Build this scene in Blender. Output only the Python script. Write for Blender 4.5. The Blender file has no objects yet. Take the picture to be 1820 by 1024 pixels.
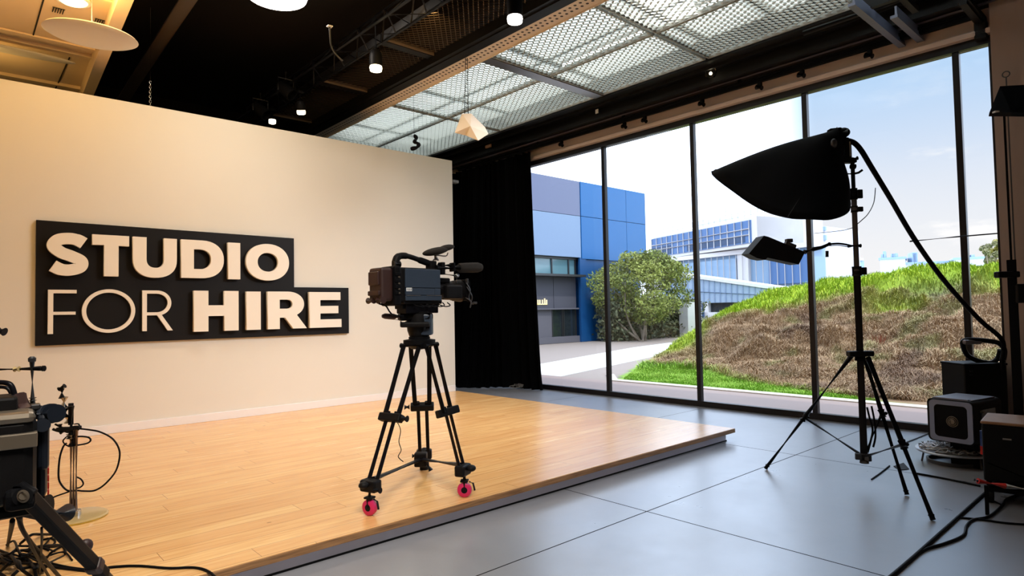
import bpy, bmesh, math, random
import numpy as np
from mathutils import Vector, Matrix
random.seed(7); rng = np.random.default_rng(7)
S = bpy.context.scene; COL = S.collection
PI = math.pi
# ---------------------------------------------------------------- camera (solved from the room's own lines)
W, H, FPX = 1820, 1024, 1111.53
YAW, PITCH, ROLL = 0.73224, 0.0375, -0.01878
HC = 1.45
_fw = Vector((math.sin(YAW)*math.cos(PITCH), math.cos(YAW)*math.cos(PITCH), math.sin(PITCH)))
_r = Vector((math.cos(YAW), -math.sin(YAW), 0)); _u = _r.cross(_fw)
RT = _r*math.cos(ROLL) + _u*math.sin(ROLL); UP = -_r*math.sin(ROLL) + _u*math.cos(ROLL); FW = _fw
CAM = Vector((0, 0, HC))
def ray(x, y): return FW*FPX + RT*(x-W/2) - UP*(y-H/2)
def D(x, y, d): return CAM + ray(x, y)*(d/FPX)                  # room point seen at (x, y), d metres deep
def P(x, y, ax, v):                                             # room point seen at (x, y) on the plane axis=v
    r = ray(x, y); return CAM + r*((v-CAM[ax])/r[ax])
def zat(X, Y, y):                                               # height above (X, Y) that is seen at row y
    lo, hi = -3, 30
    for _ in range(50):
        m = (lo+hi)/2; d = Vector((X, Y, m))-CAM
        if H/2-FPX*d.dot(UP)/d.dot(FW) > y: lo = m
        else: hi = m
    return lo
cd = bpy.data.cameras.new('camera'); cam = bpy.data.objects.new('camera', cd); COL.objects.link(cam)
cd.sensor_width = 36; cd.lens = 36*FPX/W; cd.clip_start = .05; cd.clip_end = 600
cam.matrix_world = Matrix(((RT.x, UP.x, -FW.x, CAM.x), (RT.y, UP.y, -FW.y, CAM.y), (RT.z, UP.z, -FW.z, CAM.z), (0, 0, 0, 1)))
S.camera = cam
S.view_settings.view_transform = 'Standard'; S.view_settings.look = 'None'
S.view_settings.gamma = 1; S.view_settings.use_curve_mapping = False; S.view_settings.exposure = 0.0
S.cycles.use_denoising = True; S.cycles.max_bounces = 8; S.cycles.transparent_max_bounces = 24
S.cycles.sample_clamp_indirect = 6; S.cycles.caustics_reflective = False; S.cycles.caustics_refractive = False
# ---------------------------------------------------------------- materials
def srgb(r, g, b):
    f = lambda c: (c/255/12.92) if c <= 10 else ((c/255+.055)/1.055)**2.4
    return (f(r), f(g), f(b), 1)
def mat(name, col, rough=.6, metal=0, noise=0, nscale=20, bump=0, bscale=200, emit=None, es=1, spec=.5, stretch=None, coat=0, sheen=0):
    m = bpy.data.materials.new(name); m.use_nodes = True; nt = m.node_tree; b = nt.nodes['Principled BSDF']
    b.inputs['Base Color'].default_value = col; b.inputs['Roughness'].default_value = rough
    b.inputs['Metallic'].default_value = metal; b.inputs['Specular IOR Level'].default_value = spec
    b.inputs['Coat Weight'].default_value = coat; b.inputs['Sheen Weight'].default_value = sheen
    if noise or bump:
        tc = nt.nodes.new('ShaderNodeNewGeometry'); mp = nt.nodes.new('ShaderNodeMapping')
        nt.links.new(tc.outputs['Position'], mp.inputs['Vector'])
        if stretch: mp.inputs['Scale'].default_value = stretch
    if noise:
        n = nt.nodes.new('ShaderNodeTexNoise'); n.inputs['Scale'].default_value = nscale; n.inputs['Detail'].default_value = 5
        nt.links.new(mp.outputs[0], n.inputs['Vector'])
        mx = nt.nodes.new('ShaderNodeMix'); mx.data_type = 'RGBA'
        mx.inputs['A'].default_value = tuple(c*(1-noise) for c in col[:3])+(1,)
        mx.inputs['B'].default_value = tuple(min(1, c*(1+noise)) for c in col[:3])+(1,)
        nt.links.new(n.outputs['Fac'], mx.inputs['Factor']); nt.links.new(mx.outputs['Result'], b.inputs['Base Color'])
    if bump:
        n2 = nt.nodes.new('ShaderNodeTexNoise'); n2.inputs['Scale'].default_value = bscale; n2.inputs['Detail'].default_value = 3
        nt.links.new(mp.outputs[0], n2.inputs['Vector'])
        bp = nt.nodes.new('ShaderNodeBump'); bp.inputs['Strength'].default_value = bump; bp.inputs['Distance'].default_value = .01
        nt.links.new(n2.outputs['Fac'], bp.inputs['Height']); nt.links.new(bp.outputs[0], b.inputs['Normal'])
    if emit: b.inputs['Emission Color'].default_value = emit; b.inputs['Emission Strength'].default_value = es
    return m
class NT:                                                      # tiny node helper
    def __init__(s, m): s.nt = m.node_tree; s.b = s.nt.nodes.get('Principled BSDF')
    def n(s, t, **k):
        o = s.nt.nodes.new(t)
        for a, v in k.items(): setattr(o, a, v)
        return o
    def l(s, a, b): s.nt.links.new(a, b)
    def m(s, op, a, b=None, c=None):
        o = s.n('ShaderNodeMath', operation=op)
        for i, v in enumerate((a, b, c)):
            if v is None: continue
            if isinstance(v, (int, float)): o.inputs[i].default_value = v
            else: s.l(v, o.inputs[i])
        return o.outputs[0]
    def mix(s, f, a, b):
        o = s.n('ShaderNodeMix', data_type='RGBA')
        for k, v in (('Factor', f), ('A', a), ('B', b)):
            if isinstance(v, (int, float, tuple)): o.inputs[k].default_value = v
            else: s.l(v, o.inputs[k])
        return o.outputs['Result']
    def ramp(s, f, *st):
        o = s.n('ShaderNodeValToRGB'); e = o.color_ramp.elements
        while len(e) < len(st): e.new(.5)
        for x, (p, c) in zip(e, st): x.position = p; x.color = c
        s.l(f, o.inputs[0]); return o.outputs[0]
    def pos(s):
        g = s.n('ShaderNodeNewGeometry'); sp = s.n('ShaderNodeSeparateXYZ'); s.l(g.outputs['Position'], sp.inputs[0]); return g.outputs['Position'], sp.outputs
M = {}
M['black'] = mat('black_painted_metal', (.005, .005, .006, 1), .5, spec=.07)
M['blackgloss'] = mat('black_gloss_metal', (.004, .004, .006, 1), .35, spec=.14)
M['rubber'] = mat('black_rubber', (.007, .007, .007, 1), .7, spec=.2)
M['cable'] = mat('black_cable_sheath', (.004, .004, .005, 1), .5, spec=.07)
M['plastic'] = mat('black_plastic', (.006, .0055, .006, 1), .5, bump=.15, bscale=600, spec=.14)
M['darkslate'] = mat('dark_slate_metal', (.008, .011, .018, 1), .4, spec=.3)
M['columnmetal'] = mat('warm_column_metal', (.30, .22, .18, 1), .35, .85)
M['bluegrey'] = mat('slate_blue_panel', (.030, .045, .072, 1), .38, noise=.12, nscale=30)
M['chrome'] = mat('chrome', (.62, .62, .62, 1), .18, 1)
M['alu'] = mat('brushed_aluminium', (.45, .44, .45, 1), .38, 1)
M['steel'] = mat('dark_steel', (.07, .07, .075, 1), .4, .8)
M['velvet'] = mat('black_curtain_cloth', (.0022, .0022, .003, 1), .95, spec=.1)
M['fabric'] = mat('black_softbox_fabric', (.0022, .0022, .004, 1), .8, spec=.12, bump=.2, bscale=350)
M['silver'] = mat('silver_reflector_lining', (.7, .7, .7, 1), .35, .7)
M['diff'] = mat('white_diffusion_cloth', (.85, .85, .85, 1), .9)
M['foam'] = mat('brown_black_foam', (.016, .012, .009, 1), .95, noise=.5, nscale=300, bump=.6, bscale=500)
M['pink'] = mat('crimson_wheel_rubber', (.58, .015, .11, 1), .4)
M['wall'] = mat('cream_wall_paint', srgb(219, 215, 204), .75, noise=.015, nscale=3, spec=.25)
M['white'] = mat('white_paint', (.78, .76, .75, 1), .6)
M['letter'] = mat('sign_letter_acrylic', srgb(232, 224, 210), .5)
M['signblack'] = mat('sign_black_board', (.005, .004, .004, 1), .5, spec=.2)
M['ceilblack'] = mat('black_ceiling_paint', (.0075, .0055, .0045, 1), .9, spec=.1)
M['beam'] = mat('black_beam_paint', (.005, .0045, .005, 1), .5, spec=.25)
M['creamfascia'] = mat('beige_fascia_paint', srgb(214, 196, 186), .6)
M['pillar'] = mat('taupe_wall_panel', srgb(150, 128, 116), .75, noise=.08, nscale=2, stretch=(1, 1, .2), bump=.2, bscale=90)
M['frame'] = mat('dark_bronze_window_frame', (.008, .006, .008, 1), .4, spec=.3)
M['skirt'] = mat('lilac_grey_skirt_paint', srgb(220, 220, 236), .5)
M['dropceil'] = mat('cream_ceiling_panel', srgb(232, 208, 176), .7)
M['lampwhite'] = mat('opal_lamp_acrylic', (.82, .76, .7, 1), .35, spec=.5)
M['glow'] = mat('lamp_glow', (1, 1, 1, 1), .5, emit=(1, .92, .8, 1), es=9)
M['warmglow'] = mat('warm_lamp_glow', (1, .9, .7, 1), .5, emit=(1, .66, .30, 1), es=9)
M['tinyglow'] = mat('spot_lens_glow', (1, .9, .7, 1), .4, emit=(1, .84, .55, 1), es=5)
M['darkmesh'] = mat('black_expanded_mesh', (.22, .16, .11, 1), .5, .2)
M['palemesh'] = mat('grey_expanded_mesh', (.40, .42, .40, 1), .55)
M['tray'] = mat('beige_perforated_steel', srgb(190, 160, 128), .6)
M['holes'] = mat('punched_hole_dark', (.01, .008, .006, 1), .9)
M['pipe'] = mat('brown_grey_pipe', (.085, .062, .045, 1), .5)
M['bluestrip'] = mat('blue_grey_strut', (.20, .24, .36, 1), .45)
M['greystrip'] = mat('grey_rail_metal', (.16, .145, .165, 1), .4, .3)
M['paper'] = mat('cream_paper_shade', srgb(240, 230, 216), .7)
M['label'] = mat('white_label', (.75, .75, .75, 1), .5)
M['amber'] = mat('amber_acrylic_base', (.50, .36, .16, 1), .12, spec=.7)
M['yellowedge'] = mat('yellow_rim', (.60, .45, .02, 1), .3)
M['brown'] = mat('tan_case_top', srgb(150, 112, 78), .5, noise=.3, nscale=25)
M['bronze'] = mat('bronze_band', (.20, .165, .125, 1), .35, .6)
M['darkbrown'] = mat('dark_brown_leather', (.035, .014, .012, 1), .5)
M['red'] = mat('red_tape', (.70, .03, .02, 1), .45)
M['blue'] = mat('blue_tape', (.03, .08, .30, 1), .45)
M['faceplate'] = mat('slate_lamp_bezel', (.22, .25, .36, 1), .45)
M['greyplate'] = mat('grey_worn_plate', (.22, .21, .20, 1), .5, noise=.4, nscale=20)
# ---------------------------------------------------------------- mesh helpers
def axes(d):
    d = Vector(d).normalized(); a = Vector((0, 0, 1)) if abs(d.z) < .95 else Vector((1, 0, 0))
    x = d.cross(a).normalized(); return x, x.cross(d).normalized(), d
def frame(o, d):                                               # matrix: local z along d
    x, y, z = axes(d); return Matrix(((x.x, y.x, z.x, o[0]), (x.y, y.y, z.y, o[1]), (x.z, y.z, z.z, o[2]), (0, 0, 0, 1)))
def rotz(a, o=(0, 0, 0)): return Matrix.Translation(o) @ Matrix.Rotation(a, 4, 'Z')
def box(bm, c, s, R=None, bev=0, seg=2):
    t = bmesh.new(); bmesh.ops.create_cube(t, size=1); t.transform(Matrix.Diagonal((s[0], s[1], s[2], 1)))
    if bev: bmesh.ops.bevel(t, geom=t.edges[:], offset=bev, segments=seg, affect='EDGES', profile=.5)
    if R: t.transform(R.to_4x4() if hasattr(R, 'to_4x4') else R)
    t.transform(Matrix.Translation(c)); add(bm, t)
def box2(bm, a, b, bev=0): box(bm, [(a[i]+b[i])/2 for i in range(3)], [abs(b[i]-a[i]) for i in range(3)], None, bev)
def add(bm, t):
    me = bpy.data.meshes.new('_'); t.to_mesh(me); t.free(); bm.from_mesh(me); bpy.data.meshes.remove(me)
def catmull(pts, k=8, closed=False):
    pts = [Vector(p) for p in pts]; n = len(pts); out = []
    for i in range(n if closed else n-1):
        g = (lambda j: pts[j % n]) if closed else (lambda j: pts[min(max(j, 0), n-1)])
        p0, p1, p2, p3 = g(i-1), g(i), g(i+1), g(i+2)
        for j in range(k):
            t = j/k; out.append(.5*((2*p1)+(p2-p0)*t+(2*p0-5*p1+4*p2-p3)*t*t+(3*p1-p0-3*p2+p3)*t**3))
    if not closed: out.append(pts[-1])
    return out
def tube(bm, pts, r, n=10, closed=False, squash=None):
    pts = [Vector(p) for p in pts]; L = len(pts); rs = r if isinstance(r, (list, tuple)) else [r]*L
    rings = []; x = None
    for i, p in enumerate(pts):
        a = pts[(i-1) % L] if (closed or i > 0) else p; b = pts[(i+1) % L] if (closed or i < L-1) else p
        d = (b-a).normalized()
        if x is None: x, y, _ = axes(d)
        else: x = (x-d*x.dot(d)).normalized(); y = d.cross(x)
        rings.append([bm.verts.new(p+(x*math.cos(2*PI*k/n)+y*math.sin(2*PI*k/n))*rs[i]) for k in range(n)])
    for i in range(L if closed else L-1):
        A, B = rings[i], rings[(i+1) % L]
        for k in range(n):
            f = bm.faces.new((A[k], A[(k+1) % n], B[(k+1) % n], B[k])); f.smooth = True
    if not closed:
        for R_ in (rings[0][::-1], rings[-1]):
            if True:
                f = bm.faces.new(R_)
                for e in f.edges: e.smooth = False
def cyl(bm, a, b, r, r2=None, n=16): tube(bm, [a, b], [r, r if r2 is None else r2], n)
def lathe(bm, prof, Mx=None, n=28, smooth=True):
    t = bmesh.new(); rings = []
    for r, z in prof:
        rings.append([t.verts.new((r*math.cos(2*PI*k/n), r*math.sin(2*PI*k/n), z)) for k in range(n)] if r > 1e-6 else [t.verts.new((0, 0, z))])
    for A, B in zip(rings, rings[1:]):
        for k in range(n):
            a, b, c, d = A[k % len(A)], A[(k+1) % len(A)], B[(k+1) % len(B)], B[k % len(B)]
            vs = []
            for v in (a, b, c, d):
                if v not in vs: vs.append(v)
            if len(vs) > 2:
                f = t.faces.new(vs); f.smooth = smooth
    for i, (p, q) in enumerate(zip(prof, prof[1:])):
        if i and len(rings[i]) > 1:
            o = prof[i-1]; v1 = Vector((p[0]-o[0], p[1]-o[1])); v2 = Vector((q[0]-p[0], q[1]-p[1]))
            if v1.length > 1e-9 and v2.length > 1e-9 and v1.angle(v2) > .6:
                s = set(rings[i])
                for v in rings[i]:
                    for e in v.link_edges:
                        if e.verts[0] in s and e.verts[1] in s: e.smooth = False
    if Mx: t.transform(Mx)
    add(bm, t)
def prism(bm, poly, h, Mx=None):                               # poly in local xy, height 0..h along local z
    t = bmesh.new(); A = [t.verts.new((p[0], p[1], 0)) for p in poly]; B = [t.verts.new((p[0], p[1], h)) for p in poly]
    t.faces.new(A[::-1]); t.faces.new(B); n = len(A)
    for k in range(n): t.faces.new((A[k], A[(k+1) % n], B[(k+1) % n], B[k]))
    if Mx: t.transform(Mx)
    bmesh.ops.recalc_face_normals(t, faces=t.faces); add(bm, t)
def rrect(w, h, r, k=5):
    o = []
    for cx, cy, a in ((w/2-r, h/2-r, 0), (-w/2+r, h/2-r, PI/2), (-w/2+r, -h/2+r, PI), (w/2-r, -h/2+r, 1.5*PI)):
        for i in range(k+1): t = a+PI/2*i/k; o.append((cx+r*math.cos(t), cy+r*math.sin(t)))
    return o
def sphere(bm, c, r, sc=(1, 1, 1), R=None, n=16):
    t = bmesh.new(); bmesh.ops.create_uvsphere(t, u_segments=n, v_segments=max(6, n//2), radius=r)
    for f in t.faces: f.smooth = True
    t.transform(Matrix.Diagonal((*sc, 1)))
    if R: t.transform(R.to_4x4())
    t.transform(Matrix.Translation(c)); add(bm, t)
def origin(o):
    v = Vector((0, 0, 0))
    while o is not None: v += o.location; o = o.parent
    return v
XF = None
def obj(name, bm, m, parent=None, label=None, loc=None):
    if XF is not None: bm.transform(XF)
    me = bpy.data.meshes.new(name); o = bpy.data.objects.new(name, me); COL.objects.link(o)
    if parent is not None: o.parent = parent; off = origin(parent)
    elif loc is not None: o.location = loc; off = Vector(loc)
    else:
        vs = [v.co for v in bm.verts]
        off = Vector(((min(v.x for v in vs)+max(v.x for v in vs))/2, (min(v.y for v in vs)+max(v.y for v in vs))/2, min(v.z for v in vs)))
        o.location = off
    bm.transform(Matrix.Translation(-off)); bm.normal_update(); bm.to_mesh(me); bm.free()
    me.materials.append(m)
    if label: o['label'] = label
    return o
def thing(name, label, cat, loc=(0, 0, 0), group=None):
    if XF is not None: loc = XF @ Vector(loc)
    o = bpy.data.objects.new(name, None); COL.objects.link(o); o.location = loc; o.empty_display_size = .1
    o['label'] = label; o['category'] = cat
    if group: o['group'] = group
    return o
def tag(o, label, cat, group=None, kind=None):
    o['label'] = label; o['category'] = cat
    if group: o['group'] = group
    if kind: o['kind'] = kind
    return o
def struct(name, bm, m, parent=None):
    o = obj(name, bm, m, parent)
    if parent is None: o['kind'] = 'structure'
    return o
def dup(root, loc, label=None):
    r = root.copy(); COL.objects.link(r); r.location = loc
    if label: r['label'] = label
    def rec(a, b):
        for ch in a.children:
            c = ch.copy(); COL.objects.link(c); c.parent = b; rec(ch, c)
    rec(root, r); return r
B = bmesh.new
HP, YW, XW = .13, 8.533, 8.2233
KS = 1.1282; SCL = Matrix.Translation(CAM) @ Matrix.Scale(KS, 4) @ Matrix.Translation(-CAM)   # stage group was surveyed at another scale
# ================================================================ THE ROOM
# floor: polished concrete with saw-cut joints
m = mat('polished_concrete', (.12, .125, .14, 1), .2); n = NT(m); p, sp = n.pos()
n1 = n.n('ShaderNodeTexNoise'); n1.inputs['Scale'].default_value = 1.3; n1.inputs['Detail'].default_value = 8; n1.inputs['Roughness'].default_value = .65; n.l(p, n1.inputs['Vector'])
n2 = n.n('ShaderNodeTexNoise'); n2.inputs['Scale'].default_value = 9; n2.inputs['Detail'].default_value = 6; n.l(p, n2.inputs['Vector'])
c = n.mix(n1.outputs['Fac'], (.20, .20, .22, 1), (.34, .345, .38, 1))
def joint(coord, off, per, w=.005):
    a = n.m('MODULO', n.m('ADD', coord, -off+per*20+per/2), per); return n.m('LESS_THAN', n.m('ABSOLUTE', n.m('SUBTRACT', a, per/2)), w)
j = n.m('MAXIMUM', joint(sp['X'], 3.73, 2.42), joint(sp['Y'], 2.75, 2.2))
n.l(n.mix(j, c, (.02, .02, .02, 1)), n.b.inputs['Base Color'])
n.l(n.m('ADD', n.m('MULTIPLY_ADD', n1.outputs['Fac'], .18, .18), n.m('MULTIPLY', n2.outputs['Fac'], .08)), n.b.inputs['Roughness'])
n.b.inputs['Specular IOR Level'].default_value = .5; n.b.inputs['IOR'].default_value = 2.7; n.l(n.m('MULTIPLY_ADD', j, -.5, .5), n.b.inputs['Specular IOR Level']); n.b.inputs['Specular Tint'].default_value = (.82, .91, 1, 1)
bp = n.n('ShaderNodeBump'); bp.inputs['Strength'].default_value = .03; bp.inputs['Distance'].default_value = .01; n.l(n2.outputs['Fac'], bp.inputs['Height']); n.l(bp.outputs[0], n.b.inputs['Normal'])
b = B(); box2(b, (-3.6, -3.1, -.2), (XW+.08, 12.1, 0)); struct('floor', b, m)
# perimeter walls
b = B(); box2(b, (-3.75, -3.1, 0), (-3.6, 12.1, 5.5)); struct('wall_left', b, M['wall'])
b = B(); box2(b, (-3.75, -3.25, 0), (XW+.1, -3.1, 5.5)); struct('wall_front', b, M['wall'])
b = B(); box2(b, (-3.75, 12.1, 0), (XW+.1, 12.25, 5.5)); struct('wall_back', b, M['ceilblack'])
b = B(); box2(b, (P(767, 268, 1, 12.0).x, 12.0, 0), (P(784, 268, 1, 12.0).x, 12.09, 5.28)); struct('trim_6', b, M['dropceil'])
# window wall: head wall above glass, solid part near the viewer
b = B(); box2(b, (XW, -3.1, 4.31), (XW+.2, 12.1, 5.6)); box2(b, (XW, -3.1, 0), (XW+.2, 1.30, 4.31)); box2(b, (XW, 10.2, 0), (XW+.2, 12.1, 4.31)); struct('wall_right', b, M['creamfascia'])
b = B(); box2(b, (XW-.10, 1.28, 4.30), (XW-.002, 12.0, 4.36), .01); struct('trim_1', b, M['creamfascia'])
# partition with the sign
b = B(); box2(b, (-3.6, YW, 0), (6.348, YW+.16, 4.041)); struct('wall_stage', b, M['wall'])
b = B(); box2(b, (-3.6, YW-.016, HP), (6.34, YW, HP+.10), .003); struct('baseboard_stage', b, M['white'])
# ceiling slab with opening for the skylight
b = B(); box2(b, (-3.75, -3.25, 5.3), (5.05, 12.25, 5.5)); box2(b, (7.55, -3.25, 5.3), (XW+.2, 12.25, 5.5))
box2(b, (5.05, -3.25, 5.3), (7.55, 1.4, 5.5)); box2(b, (5.05, 11.6, 5.3), (7.55, 12.25, 5.5))
struct('ceiling', b, M['ceilblack'])
# skylight glazing over the opening
m = bpy.data.materials.new('skylight_opal_glazing'); m.use_nodes = True; nt = m.node_tree; nt.nodes.clear()
o_ = nt.nodes.new('ShaderNodeOutputMaterial'); tr = nt.nodes.new('ShaderNodeBsdfTranslucent'); tr.inputs[0].default_value = (.66, .65, .57, 1)
df = nt.nodes.new('ShaderNodeBsdfTransparent'); df.inputs[0].default_value = (.9, .95, 1, 1); mx = nt.nodes.new('ShaderNodeMixShader'); mx.inputs[0].default_value = .15
nt.links.new(tr.outputs[0], mx.inputs[1]); nt.links.new(df.outputs[0], mx.inputs[2]); nt.links.new(mx.outputs[0], o_.inputs[0]); M['opal'] = m
b = B(); box2(b, (5.0, 1.3, 5.02), (7.50, 11.7, 5.03)); g = struct('window_6', b, M['opal'])
b = B()
for y in (1.4, 3.42, 4.35, 6.2, 8.3, 10.6, 11.6): box2(b, (5.0, y-.05, 5.03), (7.5, y+.05, 5.10))
for x in (5.04, 6.3, 7.46): box2(b, (x-.03, 1.3, 5.03), (x+.03, 11.7, 5.09))
obj('glazing_bars', b, M['steel'], g)
# right pillar (beige panels beyond the last mullion)
b = B(); box2(b, (7.98, .90, 0), (XW+.1, 1.40, 4.62)); box2(b, (7.93, -3.0, 0), (XW, .93, 4.62)); struct('wall_pillar', b, M['pillar'])
# windows: sill, header, mullions, five panes
m = bpy.data.materials.new('clear_glass'); m.use_nodes = True; nt = m.node_tree; nt.nodes.clear()
o_ = nt.nodes.new('ShaderNodeOutputMaterial'); gl = nt.nodes.new('ShaderNodeBsdfGlossy'); gl.inputs['Roughness'].default_value = .02
df = nt.nodes.new('ShaderNodeBsdfTransparent'); df.inputs[0].default_value = (.97, .985, .99, 1); mx = nt.nodes.new('ShaderNodeMixShader')
fr = nt.nodes.new('ShaderNodeFresnel'); fr.inputs[0].default_value = 1.25
nt.links.new(fr.outputs[0], mx.inputs[0]); nt.links.new(df.outputs[0], mx.inputs[1]); nt.links.new(gl.outputs[0], mx.inputs[2]); nt.links.new(mx.outputs[0], o_.inputs[0]); M['glass'] = m
b = B(); box2(b, (XW-.0, 1.30, 0), (XW+.09, 10.2, .081)); struct('trim_2', b, M['frame'])
b = B(); box2(b, (XW-.02, 1.30, 4.215), (XW+.1, 10.2, 4.31)); struct('trim_3', b, M['frame'])
ys = [10.2, 8.66, 6.787, 5.07, 3.41, 1.76, 1.40]
for i in range(1, 6):
    if i > 6: break
for i in range(6):
    y1, y0 = ys[i], ys[i+1]
    b = B()
    if i < 5: box2(b, (XW+.0, y0-.032, .081), (XW+.075, y0+.032, 4.215), .004)
    else: box2(b, (XW-.02, y0-.03, .081), (XW+.09, y0+.06, 4.215), .004)
    fo = struct('window_%d' % (i+1 if i < 5 else 7), b, M['frame'])
    b = B(); box2(b, (XW+.04, y0+.02, .085), (XW+.046, y1-.02, 4.21)); obj('pane', b, M['glass'], fo)
# ---------------------------------------------------------------- stage
st = thing('stage_platform', 'low wooden stage with light oak boards, dark plywood edge and lilac grey skirt', 'stage', (2.0, 6.0, 0))
m = mat('oak_boards', (.6, .4, .22, 1), .3); n = NT(m); p, sp = n.pos()
row = n.m('FLOOR', n.m('DIVIDE', n.m('SUBTRACT', sp['Y'], .01), .160))
wn = n.n('ShaderNodeTexWhiteNoise', noise_dimensions='1D'); n.l(row, wn.inputs['W'])
xo = n.m('DIVIDE', n.m('ADD', sp['X'], n.m('MULTIPLY', wn.outputs['Value'], 7)), 1.9)
col_ = n.m('FLOOR', xo)
cmb = n.n('ShaderNodeCombineXYZ'); n.l(row, cmb.inputs[0]); n.l(col_, cmb.inputs[1])
wn2 = n.n('ShaderNodeTexWhiteNoise', noise_dimensions='2D'); n.l(cmb.outputs[0], wn2.inputs['Vector'])
mp = n.n('ShaderNodeMapping'); mp.inputs['Scale'].default_value = (1.3, 22, 1); n.l(p, mp.inputs['Vector'])
g1 = n.n('ShaderNodeTexNoise', noise_dimensions='4D'); g1.inputs['Scale'].default_value = 1.6; g1.inputs['Detail'].default_value = 6; g1.inputs['Distortion'].default_value = .6
n.l(mp.outputs[0], g1.inputs['Vector']); n.l(n.m('MULTIPLY', wn2.outputs['Value'], 40), g1.inputs['W'])
cA = n.ramp(g1.outputs['Fac'], (.25, srgb(212, 154, 92)), (.5, srgb(236, 188, 124)), (.8, srgb(247, 209, 150)))
cB = n.mix(n.m('MULTIPLY', wn2.outputs['Value'], .55), cA, srgb(218, 160, 98))
kn = n.n('ShaderNodeTexVoronoi'); kn.inputs['Scale'].default_value = 1.7; mk = n.n('ShaderNodeMapping'); mk.inputs['Scale'].default_value = (.8, 2.2, 1); n.l(p, mk.inputs['Vector']); n.l(mk.outputs[0], kn.inputs['Vector'])
knot = n.m('LESS_THAN', kn.outputs['Distance'], .022)
fy = n.m('FRACT', n.m('DIVIDE', n.m('SUBTRACT', sp['Y'], .01), .160)); fx = n.m('FRACT', xo)
seam = n.m('MAXIMUM', n.m('LESS_THAN', fy, .022), n.m('LESS_THAN', fx, .0018))
cC = n.mix(n.m('MULTIPLY', knot, .8), cB, srgb(90, 50, 25)); cD = n.mix(n.m('MULTIPLY', seam, .65), cC, srgb(92, 52, 24))
n.l(cD, n.b.inputs['Base Color']); n.l(n.m('MULTIPLY_ADD', g1.outputs['Fac'], .16, .16), n.b.inputs['Roughness'])
n.b.inputs['IOR'].default_value = 1.9
bp = n.n('ShaderNodeBump'); bp.inputs['Strength'].default_value = .12; bp.inputs['Distance'].default_value = .004; n.l(n.m('SUBTRACT', g1.outputs['Fac'], seam), bp.inputs['Height']); n.l(bp.outputs[0], n.b.inputs['Normal'])
b = B(); box2(b, (-3.58, 3.511, HP-.004), (6.383, YW-.001, HP)); obj('deck_boards', b, m, st)
m = mat('plywood_edge', (.2, .11, .05, 1), .55); n = NT(m); p, sp = n.pos()
mp = n.n('ShaderNodeMapping'); mp.inputs['Scale'].default_value = (2, 2, 60); n.l(p, mp.inputs['Vector']); g1 = n.n('ShaderNodeTexNoise'); g1.inputs['Scale'].default_value = 2; g1.inputs['Detail'].default_value = 5; n.l(mp.outputs[0], g1.inputs['Vector'])
n.l(n.ramp(g1.outputs['Fac'], (.3, srgb(98, 66, 40)), (.7, srgb(176, 132, 88))), n.b.inputs['Base Color'])
b = B(); box2(b, (-3.58, 3.506, HP-.045), (6.387, YW-.001, HP-.0035), .003); obj('plywood_edge', b, m, st)
b = B(); box2(b, (-3.5, 3.56, .012), (6.28, YW-.1, HP-.045)); obj('skirt', b, M['skirt'], st)
b = B(); box2(b, (-3.5, 3.555, 0), (6.29, YW-.1, .012)); obj('base_strip', b, M['black'], st)
# ---------------------------------------------------------------- sign
XF = SCL; YO = YW; YW = 7.5625; PF = YW-.035
sg = thing('wall_sign', 'black stepped wall sign with raised cream letters reading STUDIO FOR HIRE', 'sign', (2.2, YW-.0, 1.2))
b = B(); prism(b, [(.61, 1.205), (3.885, 1.205), (3.885, 1.80), (3.155, 1.80), (3.155, 2.405), (.61, 2.42)], .034, Matrix(((1, 0, 0, 0), (0, 0, -1, YW-.001), (0, 1, 0, 0), (0, 0, 0, 1))))
obj('backing_board', b, M['signblack'], sg)
def letter(ch, loops, bold):
    cu = bpy.data.curves.new('c', 'CURVE'); cu.dimensions = '2D'; cu.fill_mode = 'BOTH'; cu.extrude = .028 if bold else .016
    for lp in loops:
        s = cu.splines.new('POLY'); s.points.add(len(lp)-1); s.use_cyclic_u = True
        for q, (x, y) in zip(s.points, lp): q.co = (x, y, 0, 1)
    o = bpy.data.objects.new('c', cu); me = bpy.data.meshes.new_from_object(o); bm = B(); bm.from_mesh(me)
    bpy.data.objects.remove(o); bpy.data.meshes.remove(me)
    bm.transform(Matrix(((1, 0, 0, 0), (0, 0, -1, PF-cu.extrude-(.012 if bold else .0)), (0, 1, 0, 0), (0, 0, 0, 1))))
    bmesh.ops.remove_doubles(bm, verts=bm.verts, dist=1e-5)
    obj('letter', bm, M['letter'], sg, 'cream raised letter '+ch)
def rect(x0, x1, y0, y1): return [(x0, y0), (x1, y0), (x1, y1), (x0, y1)]
def ell(cx, cy, rx, ry, a0=0, a1=2*PI, k=48): return [(cx+rx*math.cos(a0+(a1-a0)*i/k), cy+ry*math.sin(a0+(a1-a0)*i/k)) for i in range(k if a1-a0 > 6.2 else k+1)]
def sup(cx, cy, rx, ry, a0, a1, k=20, e=.86):
    o = []
    for i in range(k+1):
        t = a0+(a1-a0)*i/k; c, s = math.cos(t), math.sin(t)
        o.append((cx+rx*math.copysign(abs(c)**e, c), cy+ry*math.copysign(abs(s)**e, s)))
    return o
z0, z1 = 1.885, 2.305; hh = z1-z0; zc = (z0+z1)/2
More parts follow.
